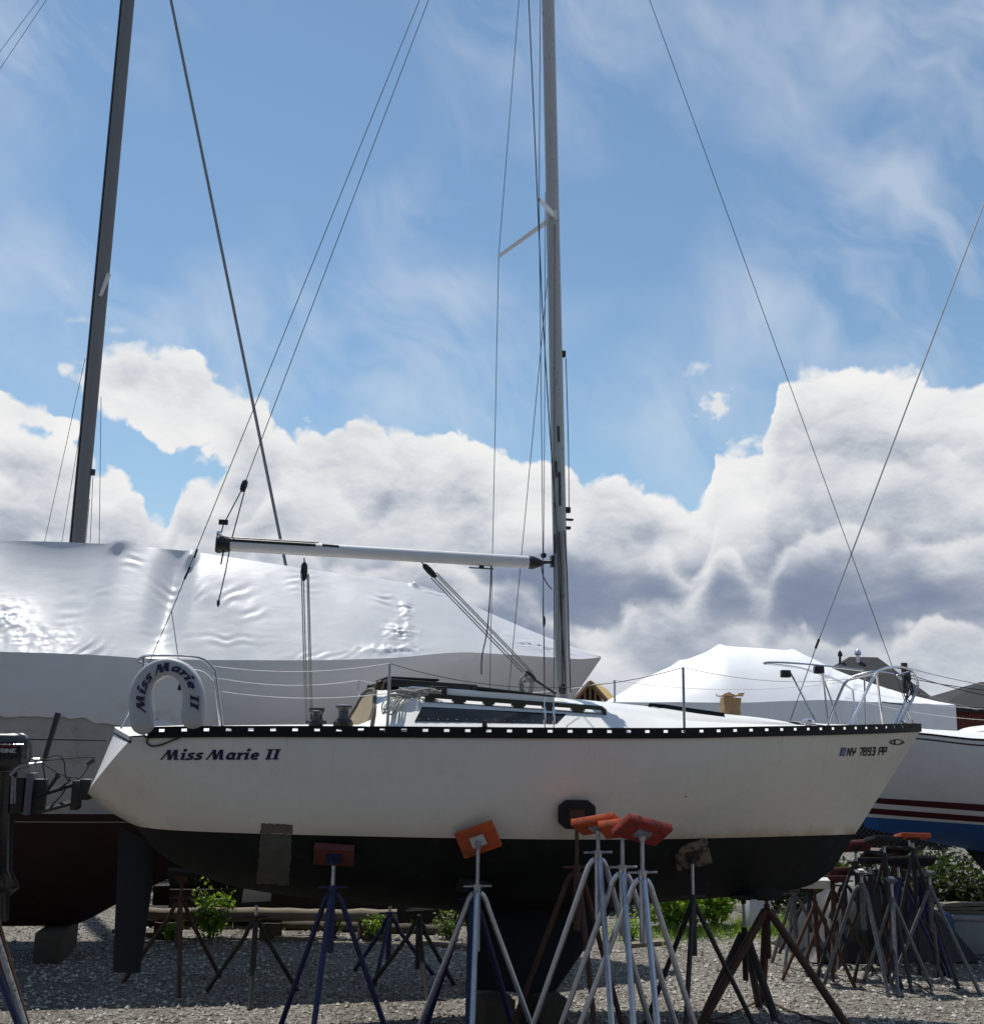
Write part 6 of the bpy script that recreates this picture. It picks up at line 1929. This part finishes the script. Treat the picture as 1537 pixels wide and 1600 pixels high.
# chain-link fence
fx0, fx1 = at(-120, 1300, FENY).x, at(1640, 1300, FENY).x
fen = empty('chain_link_fence', (0, FENY, 0), 0, 'galvanised chain-link fence behind the boats', 'fence')
npost = 8
for k in range(npost+1):
    x = fx0+(fx1-fx0)*k/npost; MB().tube([(x, 0, 0), (x, 0, 1.85)], 0.028, 8).build('fence_post', m_galv, fen)
MB().tube([(fx0, 0, 1.82), (fx1, 0, 1.82)], 0.02, 8).build('fence_rail', m_galv, fen)
vs = []; fs = []
def thin(a, b, r=0.0016):
    d = (b-a).normalized(); s_ = Vector((0, 1, 0)); t_ = d.cross(s_)
    o = len(vs)
    for p_ in (a, b):
        vs.extend([p_+s_*r, p_-s_*0.5*r+t_*r, p_-s_*0.5*r-t_*r])
    for k in range(3): fs.append((o+k, o+(k+1) % 3, o+3+(k+1) % 3, o+3+k))
x = fx0-1.8
while x < fx1:
    for sgn in (1, -1):
        a, b = (x, 0.05), (x+1.75, 1.8)
        if sgn < 0: a, b = (x, 1.8), (x+1.75, 0.05)
        xa, xb = max(fx0, a[0]), min(fx1, b[0])
        if xb > xa:
            f = lambda xx: a[1]+(b[1]-a[1])*(xx-a[0])/(b[0]-a[0])
            thin(Vector((xa, 0.002*sgn, f(xa))), Vector((xb, 0.002*sgn, f(xb))))
    x += 0.085
me = bpy.data.meshes.new('chain_link'); me.from_pydata(vs, [], fs); me.materials.append(m_galv)
o = bpy.data.objects.new('chain_link', me); COL.objects.link(o); o.parent = fen; o['kind'] = 'stuff'

# ================================================================== houses and poles beyond
m_shingle = mat('dark_shingles', (0.016, 0.016, 0.018), 0.9, var=0.25, scale=3, bump=0.4, bscale=12)
m_siding = mat('grey_siding', (0.25, 0.26, 0.28), 0.8, var=0.1, scale=2)
m_siding2 = mat('brown_grey_siding', (0.10, 0.10, 0.105), 0.8, var=0.1, scale=2)
def house(label, pxl, pxr, py_ridge, pxr0, pxr1, py_eave, Y, depth, wallm, roofm, hip=True):
    zr, ze = at((pxl+pxr)/2, py_ridge, Y+depth/2).z, at((pxl+pxr)/2, py_eave, Y).z
    xl, xr = at(pxl, 1100, Y).x, at(pxr, 1100, Y).x
    r0, r1 = at(pxr0, 1050, Y+depth/2).x, at(pxr1, 1050, Y+depth/2).x
    cx = (xl+xr)/2
    root = empty('house', (cx, Y, 0), 0, label, 'house', 'houses beyond the yard')
    w = xr-xl
    MB().box((0, depth/2, ze/2), (w-0.8, depth-0.8, ze)).build('wall', wallm, root, smooth=0)
    e = [Vector((-w/2, 0, ze)), Vector((w/2, 0, ze)), Vector((w/2, depth, ze)), Vector((-w/2, depth, ze))]
    a, b = Vector((r0-cx, depth/2, zr)), Vector((r1-cx, depth/2, zr))
    lo = [p-Vector((0, 0, 0.18)) for p in e]
    mb = MB(); mb.add(e+[a, b]+lo, [(0, 1, 5, 4), (1, 2, 5), (2, 3, 4, 5), (3, 0, 4), (0, 6, 7, 1), (1, 7, 8, 2), (2, 8, 9, 3), (3, 9, 6, 0), (6, 9, 8, 7)])
    rf = mb.build('roof', roofm, root, smooth=0)
    return root, rf, a, b
h1, rf1, ra, rb = house('dark hip roofed house with vent pipes right of the domed wrap', 1246, 1476, 1027, 1328, 1372, 1102, 56, 9, m_siding, m_shingle)
for (px, yt, r) in ((1312, 1019, .07), (1340, 1024, .10)):
    pt_, pl = at(px, yt, 60), at(px, 1044, 60)
    mb = MB(); mb.tube([pl-h1.location, pt_-h1.location], r, 8); mb.lathe(pt_-h1.location+Vector((0, 0, 0.0 if px > 1320 else -0.25)), [(r*1.0, 0), (r*2.0, .05), (r*1.6, .22), (r*.3, .34)], 8)
    mb.build('roof_vent', m_black if px < 1320 else m_galv, rf1)
h2, rf2, _, _ = house('dark roofed house at the right edge of the photo', 1466, 1640, 1066, 1530, 1580, 1106, 50, 8, m_siding2, m_shingle)
# red corrugated shed
px0, px1 = at(1482, 1113, 38), at(1640, 1113, 38)
shed = empty('red_shed', ((px0.x+px1.x)/2, 38, 0), 0, 'dull red corrugated metal shed behind the striped sailboat', 'shed')
wS = px1.x-px0.x; hS = px0.z
m_redm = mat('dull_red_steel', (0.11, 0.020, 0.016), 0.7, var=0.25, scale=2)
mb = MB(); rows = []
nC = 36
top_, bot_ = [], []
for i in range(nC*4+1):
    x = -wS/2+wS*i/(nC*4); d_ = (0, -0.035, -0.035, 0)[i % 4]
    top_.append(Vector((x, d_, hS))); bot_.append(Vector((x, d_, 0)))
mb.grid([bot_, top_]); mb.build('corrugated_wall', m_redm, shed, smooth=0)
MB().box((0, 1.5, hS/2-0.02), (wS, 2.9, hS-0.04)).build('shed_body', m_redm, shed, smooth=0)
MB().box((0, 1.4, hS+0.04), (wS+0.2, 3.2, 0.08)).build('roof', m_shingle, shed, smooth=0)
# unfinished house: dark framed gable, yellow sheathed roof
m_osb = mat('yellow_sheathing', (0.58, 0.40, 0.14), 0.8, var=0.12, scale=2)
m_frame = mat('raw_dark_framing', (0.16, 0.10, 0.05), 0.9, var=0.2, scale=3)
Yu = 48
ap, gl, gr = at(922, 1066, Yu), at(893, 1099, Yu), at(951, 1099, Yu)
uh = empty('unfinished_house', (ap.x, Yu, 0), 0, 'house under construction with open gable framing and yellow roof sheathing', 'house')
def lu(p): return Vector((p.x-ap.x, p.y-Yu, p.z))
back = Vector((1.35, 6.0, -0.05))
A, L_, R2 = lu(ap), lu(gl), lu(gr)
slopes = [(A, R2), (A, L_)]
nb = 4
for (s0, s1) in slopes:
    for i in range(nb):
        for j in range(2):
            f0, f1 = i/nb+0.004, (i+1)/nb-0.004; g0, g1 = j/2+0.005, (j+1)/2-0.005
            def PP(f, g_): return s0.lerp(s1, g_)+back*f+Vector((0, 0, 0.05))
            MB().slab([PP(f0, g0), PP(f1, g0), PP(f1, g1), PP(f0, g1)], (0, 0, 0.04)).build('sheathing_panel', m_osb, uh, smooth=0)
for k in range(7):
    g_ = (k+0.5)/7; x = L_.x+(R2.x-L_.x)*g_
    zt_ = A.z-(A.z-L_.z)*abs(x-A.x)/(A.x-L_.x) if x < A.x else A.z-(A.z-R2.z)*(x-A.x)/(R2.x-A.x)
    MB().box((x, 0.1, (zt_+L_.z-1.0)/2), (0.09, 0.12, zt_-L_.z+1.0)).build('stud', m_frame, uh, smooth=0)
for (s0, s1) in slopes:
    MB().tube([s0+Vector((0, .05, 0)), s1+Vector((0, .05, 0))], 0.10, 4).build('rafter', m_frame, uh)
MB().box(((L_.x+R2.x)/2+back.x/2, 3.1, (L_.z-0.1)/2), (R2.x-L_.x-0.3, 5.8, L_.z-0.1)).build('wall', m_frame, uh, smooth=0)
MB().slab([A+Vector((0, .5, -.1)), L_+Vector((0.1, .5, 0)), R2+Vector((-.1, .5, 0))], (0, 0.05, 0)).build('gable_inside', mat('dark_interior_boards', (0.05, 0.035, 0.02), 0.9), uh, smooth=0)
# utility pole and wires
pt_ = at(1412, 1036, 44)
pole = empty('utility_pole', (pt_.x, 44, 0), 0, 'dark wooden utility pole with wires beyond the bow rail', 'utility pole')
MB().tube([(0, 0, 0), (0, 0, pt_.z)], [0.17, 0.13], 10).build('pole', m_wood, pole)
MB().box((0.0, -0.2, pt_.z-0.5), (0.3, 0.1, 0.16)).build('insulator_bracket', m_black, pole, bevel=0.01)
for k, (y0, y1) in enumerate(((1042, 1066), (1052, 1082), (1058, 1074), (1075, 1108))):
    a, b = at(1412, y0, 44), at(1640, y1+(y1-y0)*0.8, 40)
    MB().tube(sag(a-pole.location, b-pole.location, 0.12, 10), 0.016, 4).build('wire', m_black, pole)

# ================================================================== unseen dark shed added behind the camera to block low sky light
m_blocker = mat('dark_blocker', (0.028, 0.026, 0.024), 0.85, var=0.25, scale=3, vscale=(4, 4, 0.4), bump=0.2)
blocker = empty('sky_blocker', (0, -3.0, 0), 0, 'unseen dark shed added behind the viewer to block sky light', 'shed')
MB().box((0, -5.1, 4.0), (34, 10.0, 8.0)).build('wall', m_blocker, blocker, smooth=0)
MB().add([(-17.5, 0.5, 7.9), (17.5, 0.5, 7.9), (17.5, -10.7, 7.9), (-17.5, -10.7, 7.9), (-17.5, -5.1, 10.4), (17.5, -5.1, 10.4)], [(0, 1, 5, 4), (2, 3, 4, 5), (1, 2, 5), (3, 0, 4), (3, 2, 1, 0)]).build('roof', m_shingle, blocker, smooth=0)
MB().box((-4, -0.02, 2.2), (4.2, 0.14, 4.4)).build('blocker_door', m_rudder, blocker, smooth=0)
